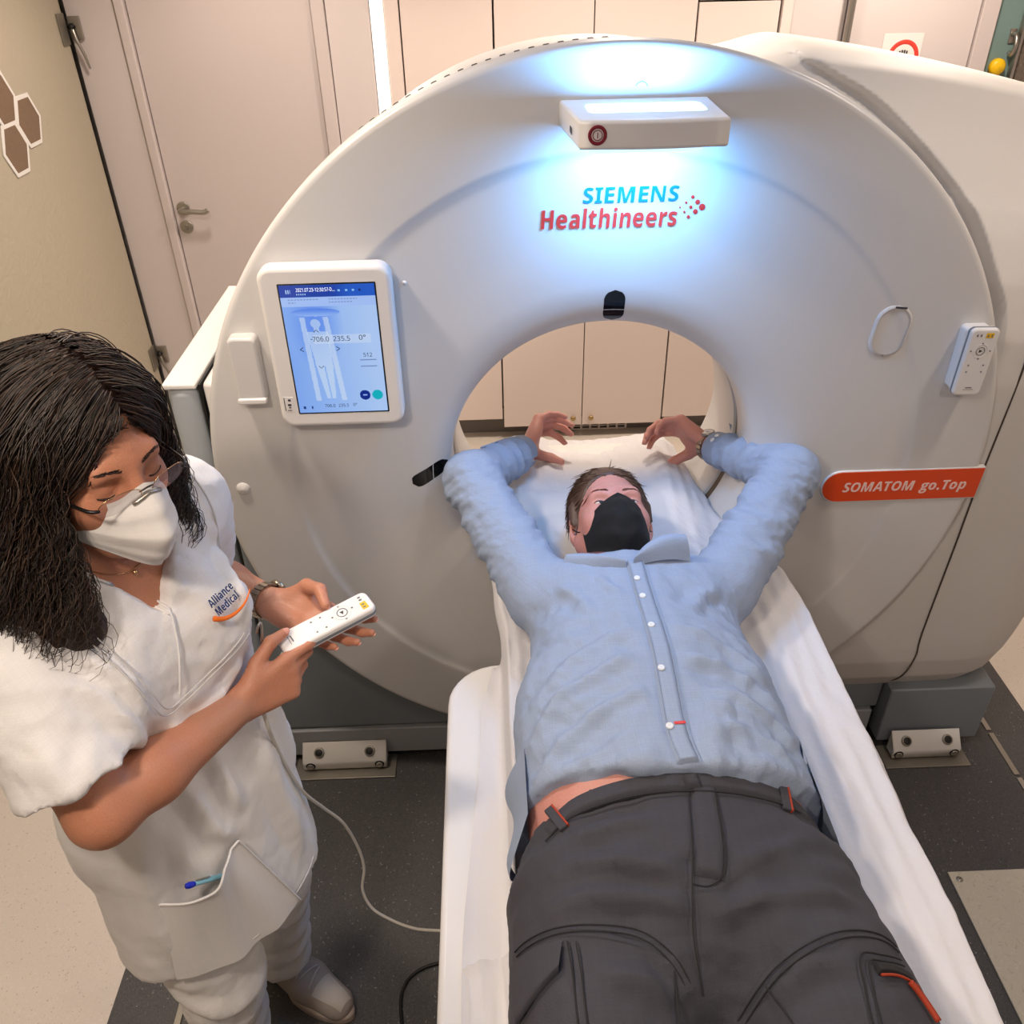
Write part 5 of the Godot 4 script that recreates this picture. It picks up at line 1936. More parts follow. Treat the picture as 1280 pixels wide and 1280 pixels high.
func build_technician():
	var tf := Transform3D(Basis(Vector3.UP, deg_to_rad(55)), Vector3(-0.80, 0.0015, 0.68))
	tech_tf = tf
	var inv := tf.affine_inverse()
	var P := thing("person", "woman in white scrubs and white mask standing with a remote in her hands", "person", tf.origin)
	P.transform = tf
	var hd := Transform3D(rotb(1, 5, -1), inv * Vector3(-0.757, 1.515, 0.701))
	var SR := Vector3(-0.160, 1.340, -0.01)
	var ER := Vector3(-0.182, 1.090, 0.150)
	var WR := inv * Vector3(-0.648, 1.078, 0.722)
	var SL := Vector3(0.160, 1.340, -0.01)
	var EL := Vector3(0.238, 1.075, -0.165)
	var WL := inv * Vector3(-0.640, 1.096, 0.500)
	var ra := inv * REM_A
	var rb := inv * REM_B
	# skin
	var hv := head_vol(true)
	var nv := Vol.new(Vector3(-0.2, 1.08, -0.14), Vector3(0.2, 1.46, 0.16), 0.008)
	nv.cone(hd * Vector3(0, -0.12, -0.03), Vector3(0, 1.34, -0.005), 0.05, 0.062, 0.0)
	nv.cone(Vector3(0, 1.33, 0.0), Vector3(0, 1.16, 0.012), 0.135, 0.150, 0.05, Vector3.BACK, 0.60)
	nv.cone(Vector3(-0.12, 1.345, -0.01), Vector3(0.12, 1.345, -0.01), 0.045, 0.045, 0.05)
	for s in [-1, 1]:
		nv.cone(Vector3(0.012 * s, 1.372, 0.056), Vector3(0.10 * s, 1.385, 0.02), 0.008, 0.009, 0.02)
	var av := Vol.new(Vector3(-0.29, 0.96, -0.02), Vector3(0.26, 1.20, 0.24), 0.005)
	av.cone(SR.lerp(ER, 0.7), ER, 0.048, 0.043)
	av.cone(ER, ER.lerp(WR, 0.35), 0.042, 0.043, 0.02)
	av.cone(ER.lerp(WR, 0.35), WR, 0.043, 0.027, 0.02)
	var rdir := (ra - rb).normalized()
	var hR := Vol.new(Vector3.ZERO, Vector3.ONE, 1.0)
	var fR := (inv.basis * Vector3(0.78, 0.08, -0.62)).normalized()
	var pR := (inv.basis * Vector3(-0.50, -0.30, -0.80)).normalized()
	hR = Vol.new(WR - Vector3(0.09, 0.10, 0.11), WR + Vector3(0.23, 0.13, 0.16), 0.0033)
	hR.cone(ER.lerp(WR, 0.7), WR, 0.034, 0.0265)
	var tR := add_hand(hR, WR + fR * 0.004, fR, pR, true, 0.97, [[0.05, 0.18, 0.12], [0.55, 0.9, 0.5], [0.80, 1.1, 0.6], [0.95, 1.2, 0.6]], [[0.050, 0.043, 0.010], [0.085, 0.062, 0.014], [0.113, 0.062, 0.020]], 0.05)
	var fL := (inv.basis * Vector3(0.88, -0.05, 0.47)).normalized()
	var pL := (inv.basis * Vector3(-0.05, 0.97, 0.22)).normalized()
	var hL := Vol.new(WL - Vector3(0.09, 0.09, 0.16), WL + Vector3(0.12, 0.11, 0.25), 0.0033)
	hL.cone(EL.lerp(WL, 0.55), WL, 0.034, 0.0255)
	var tL := add_hand(hL, WL + fL * 0.004, fL, pL, false, 1.03, [[-0.06, 0.12, 0.30], [-0.08, 0.15, 0.35], [-0.06, 0.18, 0.35], [-0.04, 0.2, 0.35]], [[0.050, 0.040, 0.024], [0.090, 0.030, 0.046], [0.118, 0.006, 0.049]], 0.12)
	var fv := Vol.new(Vector3(0.12, 0.98, -0.28), Vector3(0.33, 1.28, 0.08), 0.006)
	fv.cone(SL.lerp(EL, 0.5), EL, 0.046, 0.042)
	fv.cone(EL, EL.lerp(WL, 0.4), 0.042, 0.042, 0.02)
	fv.cone(EL.lerp(WL, 0.4), WL, 0.042, 0.027, 0.02)
	part(P, "body", vol_mesh([[hv, hd], [nv, Transform3D.IDENTITY], [av, Transform3D.IDENTITY], [hR, Transform3D.IDENTITY], [hL, Transform3D.IDENTITY], [fv, Transform3D.IDENTITY]]), M.skin_woman)
	nails(P, tR, [0, 4], 0.95, M.nail)
	nails(P, tL, [0, 1, 2, 3, 4], 0.95, M.nail)
	for s in [-1, 1]:
		brow(P, hd, hv, s, M.brow, 0.0026, 0.008)
		# lowered lids: only the lash line shows
		var pts := []
		for i in 9:
			var t := -1.0 + 2.0 * i / 8
			pts.append(hd * Vector3(s * 0.032 + t * 0.0145, -0.0065 - 0.0035 * (1.0 - t * t), 0.0855 - 0.0055 * t * t))
		part(P, "eyelashes", tube(pts, [0.0008, 0.0012, 0.0016, 0.0012, 0.0008], 5), M.brow)
	# tunic
	var tv := Vol.new(Vector3(-0.33, 0.54, -0.26), Vector3(0.34, 1.46, 0.27), 0.0075)
	tv.cone(Vector3(-0.125, 1.348, -0.012), Vector3(0.125, 1.348, -0.012), 0.060, 0.060)
	tv.cone(Vector3(0, 1.30, 0.0), Vector3(0, 1.12, 0.012), 0.158, 0.166, 0.06, Vector3.BACK, 0.66)
	for s in [-1, 1]:
		tv.ell(Vector3(0.078 * s, 1.205, 0.078), Vector3(0.078, 0.085, 0.068), 0.06)
		tv.cone(Vector3(0.05 * s, 1.40, -0.025), Vector3(0.13 * s, 1.36, -0.015), 0.030, 0.050, 0.04)
	tv.cone(Vector3(0, 1.12, 0.012), Vector3(0, 0.90, 0.02), 0.160, 0.184, 0.05, Vector3.BACK, 0.70)
	tv.cone(Vector3(0, 0.90, 0.02), Vector3(0, 0.58, 0.03), 0.184, 0.198, 0.05, Vector3.BACK, 0.76)
	var dR := (ER - SR).normalized()
	var dL := (EL - SL).normalized()
	for q in [[SR, ER, 0.083, 0.240], [SL, EL, 0.072, 0.215]]:
		var sl := tv.like()
		var dq: Vector3 = (q[1] - q[0]).normalized()
		sl.cone(q[0], q[0].lerp(q[1], 0.95), 0.066, q[2], 0.0)
		sl.cut(q[0] + dq * q[3], dq, q[0] + dq * 0.28 - Vector3.ONE * 0.16, q[0] + dq * 0.28 + Vector3.ONE * 0.16)
		tv.merge(sl, 0.03)
	tv.cut(Vector3(0, 0.585, 0), Vector3(0.03, -1, 0.06).normalized())
	# v-neck
	tv.carve([[Vector3(0.012, 1.275, 0.1), Vector3(0.84, -0.54, 0.0)], [Vector3(0.012, 1.275, 0.1), Vector3(-0.84, -0.54, 0.0)], [Vector3(0, 1.3, 0.0), Vector3(0, 0, -1)]])
	tv.ell(Vector3(0, 1.44, -0.01), Vector3(0.078, 0.075, 0.085), 0.0, Basis.IDENTITY, true)
	tunic_vol = tv
	var no := FastNoiseLite.new()
	no.seed = 13
	no.frequency = 1.0
	var dsp := func(p: Vector3, n: Vector3) -> float:
		var f := 0.0016 * no.get_noise_3d(p.x * 22.0, p.y * 22.0, p.z * 22.0)
		var low := smoothstep(1.12, 0.95, p.y)
		# long vertical folds hanging from the bust
		f += low * 0.013 * pow(0.5 + 0.5 * sin(p.x * 62.0 + 3.0 * no.get_noise_2d(p.x * 4.0, p.y * 1.8) + p.z * 9.0), 2.0) * (0.45 + 0.75 * no.get_noise_2d(p.x * 6.0 + 4.0, p.y * 1.6))
		var up := smoothstep(1.02, 1.12, p.y)
		f += up * (0.010 if absf(p.x) < 0.17 else 0.006) * no.get_noise_3d(p.x * 10.0 + p.y * 9.0, p.y * 4.0 - p.x * 4.0, p.z * 9.0)
		f += up * 0.005 * pow(0.5 + 0.5 * sin((p.x * 0.8 + p.y) * 46.0 + 5.0 * no.get_noise_3d(p.x * 6.0, p.y * 6.0, p.z * 6.0)), 3.0) * smoothstep(1.22, 1.10, p.y)
		if n.z > 0.0:
			f += folds(Vector2(p.x, p.y), TUNIC_FOLDS)
		if absf(p.x) > 0.17:
			f += 0.005 * sin(p.y * 60.0 + p.z * 40.0 * signf(p.x) + 4.0 * no.get_noise_3d(p.x * 9.0, p.y * 9.0, p.z * 9.0)) * smoothstep(0.17, 0.2, absf(p.x)) * smoothstep(1.0, 1.1, p.y) * 0.22
		return f
	var tn := part(P, "tunic", vol_mesh([[tv, Transform3D.IDENTITY]], dsp), M.scrubs)
	tunic_details(P, tn, tv)
	# trousers
	var pv := Vol.new(Vector3(-0.23, 0.06, -0.16), Vector3(0.23, 0.92, 0.22), 0.010)
	for q in [[-0.088, -0.088, 0.075, -0.095, 0.035], [0.088, 0.10, 0.01, 0.105, -0.045]]:
		pv.cone(Vector3(q[0], 0.84, 0.0), Vector3(q[1], 0.46, q[2]), 0.108, 0.078, 0.02)
		pv.cone(Vector3(q[1], 0.46, q[2]), Vector3(q[3], 0.10, q[4]), 0.078, 0.064, 0.02)
	pv.cone(Vector3(-0.06, 0.86, 0), Vector3(0.06, 0.86, 0), 0.12, 0.12, 0.04)
	pv.cut(Vector3(0, 0.085, 0), Vector3(0, -1, 0))
	var dpp := func(p: Vector3, n: Vector3) -> float:
		var f := 0.005 * sin(p.y * 70.0 + p.x * 12.0 + p.z * 16.0 + 4.0 * no.get_noise_3d(p.x * 7.0, p.y * 7.0, p.z * 7.0)) * smoothstep(0.60, 0.46, p.y)
		return f + 0.003 * no.get_noise_3d(p.x * 14.0, p.y * 14.0, p.z * 14.0)
	part(P, "trousers", vol_mesh([[pv, Transform3D.IDENTITY]], dpp), M.scrubs)
	# shoes
	for q in [[-0.095, 0.035, -0.08], [0.105, -0.030, 0.03]]:
		shoe(P, Vector3(q[0], 0.0, q[1]), q[2])
	# mask, glasses, necklace
	var mk := part(P, "face_mask", mask_mesh(hd, false), M.mask_white)
	var clip := []
	for i in 9:
		var u := -0.30 + 0.6 * i / 8.0
		var zz := 0.032 + (0.1105 - 0.032) * (1.0 - pow(absf(u), 2.1)) + 0.0038
		clip.append(hd * Vector3(u * 0.066, lerpf(0.004, -0.034, pow(absf(u), 1.2)) - 0.012, zz))
	part(mk, "nose_clip", tube(clip, [0.0028], 6), M.steel)
	for s in [-1, 1]:
		var l := []
		for q in [[0.065, -0.036, 0.034], [0.072, -0.030, 0.015], [0.078, -0.012, -0.004], [0.080, 0.012, -0.022]]:
			l.append(hd * Vector3(q[0] * s, q[1], q[2]))
		part(mk, "ear_loop", tube(curve_pts(l, 5), [0.0012], 6), M.mask_white)
	glasses(P, hd)
	var nk := []
	for i in 15:
		var t := -1.0 + 2.0 * i / 14
		var q := nv.hit(Vector3(t * 0.062, 1.352 + 0.040 * t * t, 0.2), Vector3(0, 0, -1), 0.3)
		nk.append(q + Vector3(0, 0, 0.001))
	var nc := part(P, "necklace", tube(nk, [0.0009], 5), M.gold)
	var pd := SphereMesh.new()
	pd.radius = 0.0038
	pd.height = 0.0085
	part(nc, "pendant", pd, M.gold, nk[7] + Vector3(0, -0.005, 0.002))
	# hair
	part(P, "hair", long_hair(hd), M.hair_woman)
	wristwatch(P, WL - (WL - EL).normalized() * 0.012, (WL - EL).normalized(), (inv.basis * Vector3(0.3, 0.1, -0.9)), 0.0295, M.watch)

func glasses(P: Node3D, hd: Transform3D):
	var g := Node3D.new()
	g.name = "glasses"
	P.add_child(g, true)
	for s in [-1, 1]:
		var ring := []
		var rows := [[], []]
		for i in 29:
			var a := TAU * i / 28
			var x := 0.027 * signf(cos(a)) * pow(absf(cos(a)), 0.75)
			var y := 0.0165 * signf(sin(a)) * pow(absf(sin(a)), 0.8)
			var p := hd * (Vector3(s * 0.035 + x, -0.008 + y, 0.112 - 0.010 * absf(s * 0.035 + x) / 0.06 + 0.006 * (y / 0.0165)))
			ring.append(p)
			rows[0].append(p)
			rows[1].append(hd * Vector3(s * 0.035, -0.008, 0.1070))
		part(g, "lens", sheet(rows), M.lens)
		var top := []
		for i in range(0, 15):
			top.append(ring[i])
		part(g, "rim", tube(top, [0.0006], 5), M.gold)
		part(g, "temple", tube(curve_pts([hd * Vector3(s * 0.060, -0.006, 0.104), hd * Vector3(s * 0.070, -0.004, 0.094), hd * Vector3(s * 0.076, -0.002, 0.05), hd * Vector3(s * 0.080, 0.0, -0.01)], 5), [0.0016, 0.0022, 0.0022], 6), M.frame)
	part(g, "bridge", tube(curve_pts([hd * Vector3(-0.010, -0.003, 0.111), hd * Vector3(0, 0.001, 0.115), hd * Vector3(0.010, -0.003, 0.111)], 5), [0.0011], 6), M.frame)

func long_hair(hd: Transform3D) -> ArrayMesh:
	var hv := Vol.new(Vector3(-0.20, -0.34, -0.21), Vector3(0.20, 0.20, 0.16), 0.007)
	hv.ell(Vector3(-0.004, 0.042, -0.025), Vector3(0.098, 0.097, 0.113))
	hv.cone(Vector3(0, 0.0, -0.08), Vector3(-0.01, -0.20, -0.075), 0.085, 0.075, 0.04, Vector3.BACK, 0.75)
	# fuller side over her right shoulder
	hv.cone(Vector3(-0.078, 0.045, 0.018), Vector3(-0.098, -0.09, 0.010), 0.032, 0.042, 0.03)
	hv.cone(Vector3(-0.098, -0.09, 0.010), Vector3(-0.092, -0.20, 0.045), 0.042, 0.040, 0.03)
	hv.cone(Vector3(-0.14, -0.06, -0.06), Vector3(-0.13, -0.21, 0.0), 0.045, 0.045, 0.04)
	hv.cone(Vector3(0.072, 0.045, 0.005), Vector3(0.092, -0.08, -0.012), 0.028, 0.026, 0.03)
	hv.cone(Vector3(0.092, -0.08, -0.012), Vector3(0.094, -0.17, 0.022), 0.026, 0.018, 0.02)
	# face opening
	hv.ell(Vector3(0.004, -0.028, 0.115), Vector3(0.071, 0.112, 0.092), 0.008, Basis.IDENTITY, true)
	hv.ell(Vector3(0.0, -0.15, 0.06), Vector3(0.062, 0.11, 0.08), 0.008, Basis.IDENTITY, true)
	var no := FastNoiseLite.new()
	no.seed = 4
	no.frequency = 1.0
	var a: Array = hv.arrays(PackedVector3Array(), PackedInt32Array())
	var v: PackedVector3Array = a[0]
	var idx: PackedInt32Array = a[1]
	var cols := PackedColorArray()
	cols.resize(v.size())
	cols.fill(Color(0.028, 0.0155, 0.0095))
	var nr := normals_of(v, idx)
	for i in v.size():
		var p := v[i]
		v[i] = hd * (p + nr[i] * (-0.006 + 0.006 * no.get_noise_3d(p.x * 40.0, p.y * 8.0, p.z * 40.0)))
	var r := RandomNumberGenerator.new()
	r.seed = 77
	var made := 0
	var tries := 0
	while made < 5200 and tries < 26000:
		tries += 1
		# roots along the parting and over the scalp
		var p: Vector3
		var th := r.randf_range(0, TAU)
		var ph := r.randf_range(-0.1, 1.0)
		var dv := Vector3(cos(th) * sqrt(1 - ph * ph), ph, sin(th) * sqrt(1 - ph * ph))
		p = Vector3(-0.004, 0.045, -0.025) + dv * Vector3(0.100, 0.103, 0.115)
		if hv.at(p) > 0.01 or hv.at(p) < -0.012:
			continue
		made += 1
		var side := signf(p.x - 0.012 + r.randf_range(-0.004, 0.004))
		var n := 22
		var l := r.randf_range(0.24, 0.38) * (1.0 if side < 0 else 1.02)
		var st := l / n
		var phase := 6.0 * no.get_noise_3d(p.x * 16.0, p.y * 16.0, p.z * 16.0) + r.randf_range(-0.5, 0.5)
		var curl := r.randf_range(0.5, 1.5)
		var free := 0.0
		var pts := []
		var rad := []
		var off := r.randf_range(-0.002, 0.006)
		if r.randf() < 0.06:
			off += r.randf_range(0.004, 0.012)
		var dirv := Vector3.ZERO
		for i in n:
			if i > 3 and p.z > 0.045 and absf(p.x) < 0.068 and p.y < 0.07 and p.y > -0.2:
				break
			pts.append(hd * p)
			var t := float(i) / n
			rad.append(lerpf(0.0009, 0.00025, t * t))
			var g := hv.grad(p)
			var d := hv.at(p)
			var want := Vector3(side * 0.9 * (1.0 - smoothstep(0.0, 0.35, t)), -1.0, -0.35 * (1.0 - t) + (0.25 * t if side < 0 else 0.3 * t))
			want -= g * want.dot(g) * (1.0 if d < 0.02 else 0.0)
			want = want.normalized()
			want += g * clampf((off - d) * 40.0, -1.0, 1.0)
			var wv := smoothstep(0.15, 0.7, t) * curl
			var ax := want.normalized()
			var s1 := ax.cross(Vector3(0.3, 0.2, 1)).normalized()
			var s2 := ax.cross(s1)
			want += (s1 * cos(t * 17.0 + phase) + s2 * sin(t * 17.0 + phase)) * wv * (0.8 + 1.3 * smoothstep(0.7, 1.0, t))
			p += want.normalized() * st
		if pts.size() < 4:
			continue
		var b := tube_arrays(pts, rad, 3, v, idx, false)
		v = b[0]
		idx = b[1]
		var tone := r.randf()
		var sc := Color(0.011, 0.007, 0.005).lerp(Color(0.060, 0.031, 0.018), tone * tone)
		var n0 := cols.size()
		cols.resize(v.size())
		for i in range(n0, v.size()):
			cols[i] = sc
	return commit(v, idx, true, cols)

func shoe(P: Node3D, at: Vector3, turn: float):
	var v := Vol.new(Vector3(-0.065, 0.0, -0.11), Vector3(0.065, 0.14, 0.20), 0.006)
	v.cone(Vector3(0, 0.050, -0.055), Vector3(0, 0.045, 0.06), 0.040, 0.043)
	v.cone(Vector3(0, 0.045, 0.06), Vector3(0.0, 0.034, 0.145), 0.044, 0.036, 0.02)
	v.cone(Vector3(0, 0.06, -0.045), Vector3(0, 0.12, -0.035), 0.043, 0.045, 0.02)
	v.cone(Vector3(0, 0.075, 0.02), Vector3(0, 0.10, -0.01), 0.034, 0.036, 0.02)
	v.cut(Vector3(0, 0.022, 0), Vector3(0, -1, 0))
	v.cut(Vector3(0, 0.125, 0), Vector3(0, 1, 0.3).normalized())
	var b := Basis(Vector3.UP, turn)
	var sh := part(P, "shoe", vol_mesh([[v, Transform3D.IDENTITY]]), M.shoe, at, b)
	var o := PackedVector2Array()
	for i in 36:
		var a := TAU * i / 36
		var z := sin(a)
		var w := 0.046 if z > 0 else 0.039
		o.append(Vector2(cos(a) * (w + 0.004 * sin(z * 3.0)), 0.045 + z * 0.143))
	part(sh, "sole", rprism(o, 0.030, 0.008, 3), M.sole, Vector3(0, 0.015, 0))
	for i in 5:
		var z := 0.012 + i * 0.018
		var l := []
		for k in 7:
			var x := -0.024 + k * 0.008
			l.append(v.hit(Vector3(x, 0.14, z + (0.006 if i % 2 else -0.006) * (k - 3) / 3.0), Vector3.DOWN, 0.14) + Vector3(0, 0.002, 0))
		part(sh, "lace", tube(l, [0.0025], 5), M.shoe_patch)
	var rows := []
	for j in 7:
		var rw := []
		for i in 9:
			var u := -1.0 + i / 4.0
			var z := 0.10 + j * 0.012
			rw.append(v.hit(Vector3(u * lerpf(0.030, 0.018, j / 6.0), 0.14, z), Vector3.DOWN, 0.14) + Vector3(0, 0.0025, 0))
		rows.append(rw)
	part(sh, "toe_patch", sheet(rows), M.shoe_patch)

# point on the tunic in front of local (x, y)
func front(tv: Vol, x: float, y: float, lift := 0.0) -> Vector3:
	var p := tv.hit(Vector3(x, y, 0.262), Vector3(0, 0, -1), 0.5)
	return p + tv.grad(p) * lift

func front_seam(parent: Node3D, tv: Vol, called: String, line: Array, r: float, lift: float, m: Material, per := 7):
	var c := []
	for q in line:
		c.append(Vector3(q[0], q[1], 0))
	var pts := []
	for q in curve_pts(c, per):
		pts.append(front(tv, q.x, q.y, lift))
	part(parent, called, tube(pts, [r], 5), m)

func tunic_details(P: Node3D, tn: Node3D, tv: Vol):
	# facing of the neck, slit, yoke seams
	front_seam(tn, tv, "neck_edge", [[0.075, 1.375], [0.045, 1.330], [0.014, 1.277]], 0.0018, 0.002, M.scrubs)
	front_seam(tn, tv, "neck_edge", [[-0.055, 1.375], [-0.022, 1.330], [0.012, 1.277]], 0.0018, 0.002, M.scrubs)
	front_seam(tn, tv, "front_fold", [[0.014, 1.278], [0.0, 1.235], [-0.015, 1.195], [-0.024, 1.165]], 0.0018, 0.004, M.scrubs)
	for o in [0.0, 0.009]:
		front_seam(tn, tv, "yoke_stitch", [[-0.098 + o, 1.34], [-0.088 + o, 1.27], [-0.062 + o * 0.7, 1.165 + o], [-0.02, 1.152 + o], [0.04, 1.166 + o], [0.10 - o, 1.19 + o]], 0.0011, 0.008, M.thread_white)
	# armhole seams
	for s in [-1, 1]:
		var pts := []
		for i in 15:
			var a := -0.6 + 2.9 * i / 14
			var c := Vector3(s * 0.150, 1.325, -0.005)
			var dv := Vector3(0.0, sin(a), cos(a))
			var q := tv.hit(c + dv * 0.16, -dv, 0.16)
			pts.append(q + dv * 0.004)
		part(tn, "armhole_seam", tube(pts, [0.0015], 5), M.thread_white)
	# pouch pocket with its mouth standing open
	var rows := []
	for j in 21:
		var v := j / 20.0
		var r := []
		for i in 25:
			var u := i / 24.0
			var tx := lerpf(-0.152, -0.026, u)
			var ty := lerpf(0.802, 0.856, pow(u, 0.8)) - 0.012 * sin(PI * clampf(u * 1.5, 0, 1))
			var bx := lerpf(-0.172, 0.045, u)
			var x := lerpf(tx, bx, v)
			var y := lerpf(ty, 0.600, v)
			var gape := 0.030 * sin(PI * clampf(u * 1.15, 0.0, 1.0)) * pow(1.0 - v, 2.0)
			var fold := 0.006 * sin(u * 16.0 + v * 2.0) * sin(PI * u) * (0.4 + 0.6 * v)
			var q := front(tv, x, y, 0.0)
			r.append(q + Vector3(0, 0, 1) * (0.010 + gape + fold * sin(PI * clampf(u, 0.03, 0.97))))
		rows.append(r)
	var pk := part(tn, "pouch_pocket", sheet(rows), M.scrubs)
	var rim := []
	for q in rows[0]:
		rim.append(q)
	part(pk, "pocket_hem", tube(rim, [0.0022], 6), M.scrubs)
	var rs := []
	for j in 21:
		rs.append(rows[j][24] + Vector3(0, 0, 0.001))
	part(pk, "pocket_stitch", tube(rs, [0.0018], 6), M.scrubs)
	# name print on the chest
	var c0 := front(tv, 0.080, 1.256, 0.0)
	var n := tv.grad(c0)
	var bx := Vector3(1, 0.14, 0)
	bx = (bx - n * bx.dot(n)).normalized()
	var by := n.cross(bx).normalized()
	var b := Basis(bx, by, n)
	lettering(tn, "chest_print", "Alliance", 0.046, 0.0125, M.navy, c0 + n * 0.0085 + by * 0.0125 + bx * 0.004, b, true)
	lettering(tn, "chest_print", "Medical", 0.043, 0.0125, M.navy, c0 + n * 0.0085 - by * 0.0035 + bx * 0.004, b, true)
	var sw := []
	var sr := []
	for i in 17:
		var t := i / 16.0
		var a := deg_to_rad(205 + 118 * t)
		sw.append(c0 + n * 0.0085 + bx * (0.010 + 0.040 * cos(a) + 0.004 * t) + by * (0.006 + 0.030 * sin(a)))
		sr.append(lerpf(0.0042, 0.0008, t))
	part(tn, "print_swoosh", tube(sw, sr, 6), M.logo_orange)
	# small chest pocket edge with a metal clip
	var e := front(tv, 0.125, 1.165, 0.0)
	part(tn, "pocket_clip", tube(curve_pts([e + Vector3(0, 0, 0.012), e + Vector3(0.004, 0.014, 0.016), e + Vector3(0.010, 0.012, 0.014), e + Vector3(0.008, -0.006, 0.014), e + Vector3(0.006, -0.025, 0.010)], 5), [0.0022], 6), M.steel)
	# hem stitching
	for o in [0.012]:
		front_seam(tn, tv, "hem_stitch", [[-0.15, 0.605 + o], [-0.08, 0.603 + o], [0.0, 0.603 + o], [0.08, 0.605 + o], [0.14, 0.61 + o]], 0.0010, 0.005, M.thread_white)

# ---------------------------------------------------------------- fixtures and small things
func build_fixtures():
	var ft := [[-0.712, -0.045, 0.245, "white steel anchor bracket with four bolts left of the table"], [0.990, -0.005, 0.200, "white steel anchor bracket with four bolts at the right of the scanner"]]
	for q in ft:
		var o := thing("anchor_bracket", q[3], "bracket", Vector3(q[0], 0.0015, q[1]), "floor anchor brackets")
		var w: float = q[2]
		part(o, "base_plate", rbox(Vector3(w + 0.05, 0.005, 0.085), 0.002), M.steel_dull, Vector3(0.0, 0.0025, 0.010))
		# wedge-topped block
		var pr := PackedVector2Array([Vector2(-0.003, 0.0), Vector2(0.038, 0.0), Vector2(0.038, 0.030), Vector2(0.0, 0.072), Vector2(-0.003, 0.072)])
		part(o, "block", rprism(pr, w, 0.003, 2), M.alu, Vector3(0, 0.012, -0.016), Basis(Vector3(0, 0, 1), Vector3(1, 0, 0), Vector3(0, 1, 0)))
		var tilt := Basis(Vector3.RIGHT, 0.725)
		for s in [-1, 1]:
			var b1 := part(o, "bolt", lathe([[0.001, 0.001], [0.008, 0.001], [0.0085, 0.0035], [0.014, 0.004], [0.0155, 0.0]], 18), M.steel_dull, Vector3(s * w * 0.30, 0.0635, 0.0045), tilt)
			part(b1, "socket", lathe([[0.0005, 0.0042], [0.011, 0.0042], [0.011, 0.002]], 18), M.black)
			var b2 := part(o, "bolt", lathe([[0.001, 0.005], [0.006, 0.005], [0.010, 0.004], [0.0105, 0.0]], 18), M.steel, Vector3(s * w * 0.41, 0.026, 0.0222), Basis(Vector3.RIGHT, PI / 2))
			part(b2, "washer", lathe([[0.010, 0.002], [0.0135, 0.002], [0.014, 0.0]], 18), M.black)
		for s in [-1, 1]:
			part(o, "levelling_foot", lathe([[0.012, 0.0], [0.012, 0.014], [0.001, 0.014]], 14), M.steel_dull, Vector3(s * w * 0.2, 0.004, -0.01))
	var fp := thing("floor_plate", "beige metal plate screwed to the dark floor at lower right", "plate", Vector3(0.893, 0.0015, 0.379))
	part(fp, "plate", rbox(Vector3(0.46, 0.005, 0.60), 0.002), M.plate, Vector3(0.23, 0.0025, 0.30))
	for q in [[0.022, 0.022], [0.44, 0.022], [0.022, 0.58], [0.44, 0.58]]:
		var sc := part(fp, "screw", lathe([[0.0005, 0.003], [0.006, 0.003], [0.0085, 0.0]], 16), M.steel, Vector3(q[0], 0.005, q[1]))
		part(sc, "slot", rbox(Vector3(0.010, 0.0008, 0.002), 0.0002, 1), M.black, Vector3(0, 0.003, 0), Basis(Vector3.UP, 0.6))

func remote(o: Node3D, L: float, W: float, H: float):
	# lies flat: length along x (grip at -x, sensor end at +x), face up
	part(o, "shell", rprism(rrect(L, W, 0.011, 6), H, 0.005, 4), M.white_plastic)
	part(o, "grey_band", rprism(rrect(L + 0.0012, W + 0.0012, 0.0115, 6), H * 0.36, 0.002, 2), M.grey_rubber, Vector3(0, -H * 0.06, 0))
	var y := H / 2 + 0.0002
	part(o, "sticker", rbox(Vector3(0.0105, 0.0006, 0.016), 0.0002, 1), M.yellow, Vector3(L * 0.405, y, W * 0.16))
	for q in [[0.400, 0.10], [0.400, 0.23], [0.405, -0.14], [0.405, -0.27]]:
		part(o, "print_mark", rbox(Vector3(0.005, 0.0007, 0.003), 0.0002, 1), M.ink_soft, Vector3(L * q[0], y + 0.0002, W * q[1]))
	var ring := []
	for k in 25:
		ring.append(Vector3(cos(TAU * k / 24) * 0.0085, 0, sin(TAU * k / 24) * 0.0085))
	part(o, "button_ring", tube(ring, [0.0008], 5, false), M.ink_soft, Vector3(L * 0.18, y, 0))
	var ring2 := []
	for k in 25:
		ring2.append(Vector3(cos(TAU * k / 24) * 0.0145, 0, sin(TAU * k / 24) * 0.0145))
	part(o, "outer_ring", tube(ring2, [0.0005], 5, false), M.white_gloss, Vector3(L * 0.18, y, 0))
	part(o, "play_mark", rprism(PackedVector2Array([Vector2(-0.003, -0.0035), Vector2(-0.003, 0.0035), Vector2(0.0042, 0.0)]), 0.0006, 0.0001, 1), M.ink, Vector3(L * 0.18, y, 0), Basis(Vector3.UP, -PI / 2))
	for q in [[0.18, 0.33], [0.18, -0.33], [0.29, 0.0], [0.07, 0.0], [-0.03, 0.26], [-0.03, -0.26], [-0.13, 0.26], [-0.13, -0.26]]:
		part(o, "key_mark", rbox(Vector3(0.0032, 0.0006, 0.0032), 0.0002, 1), M.ink_soft, Vector3(L * q[0], y, W * q[1]), Basis(Vector3.UP, 0.78))
	part(o, "maker_print", rbox(Vector3(0.002, 0.0006, 0.014), 0.0002, 1), M.ink_soft, Vector3(-L * 0.37, y, 0))
	part(o, "maker_print", rbox(Vector3(0.0008, 0.0006, 0.022), 0.0002, 1), M.ink_soft, Vector3(-L * 0.40, y, 0))

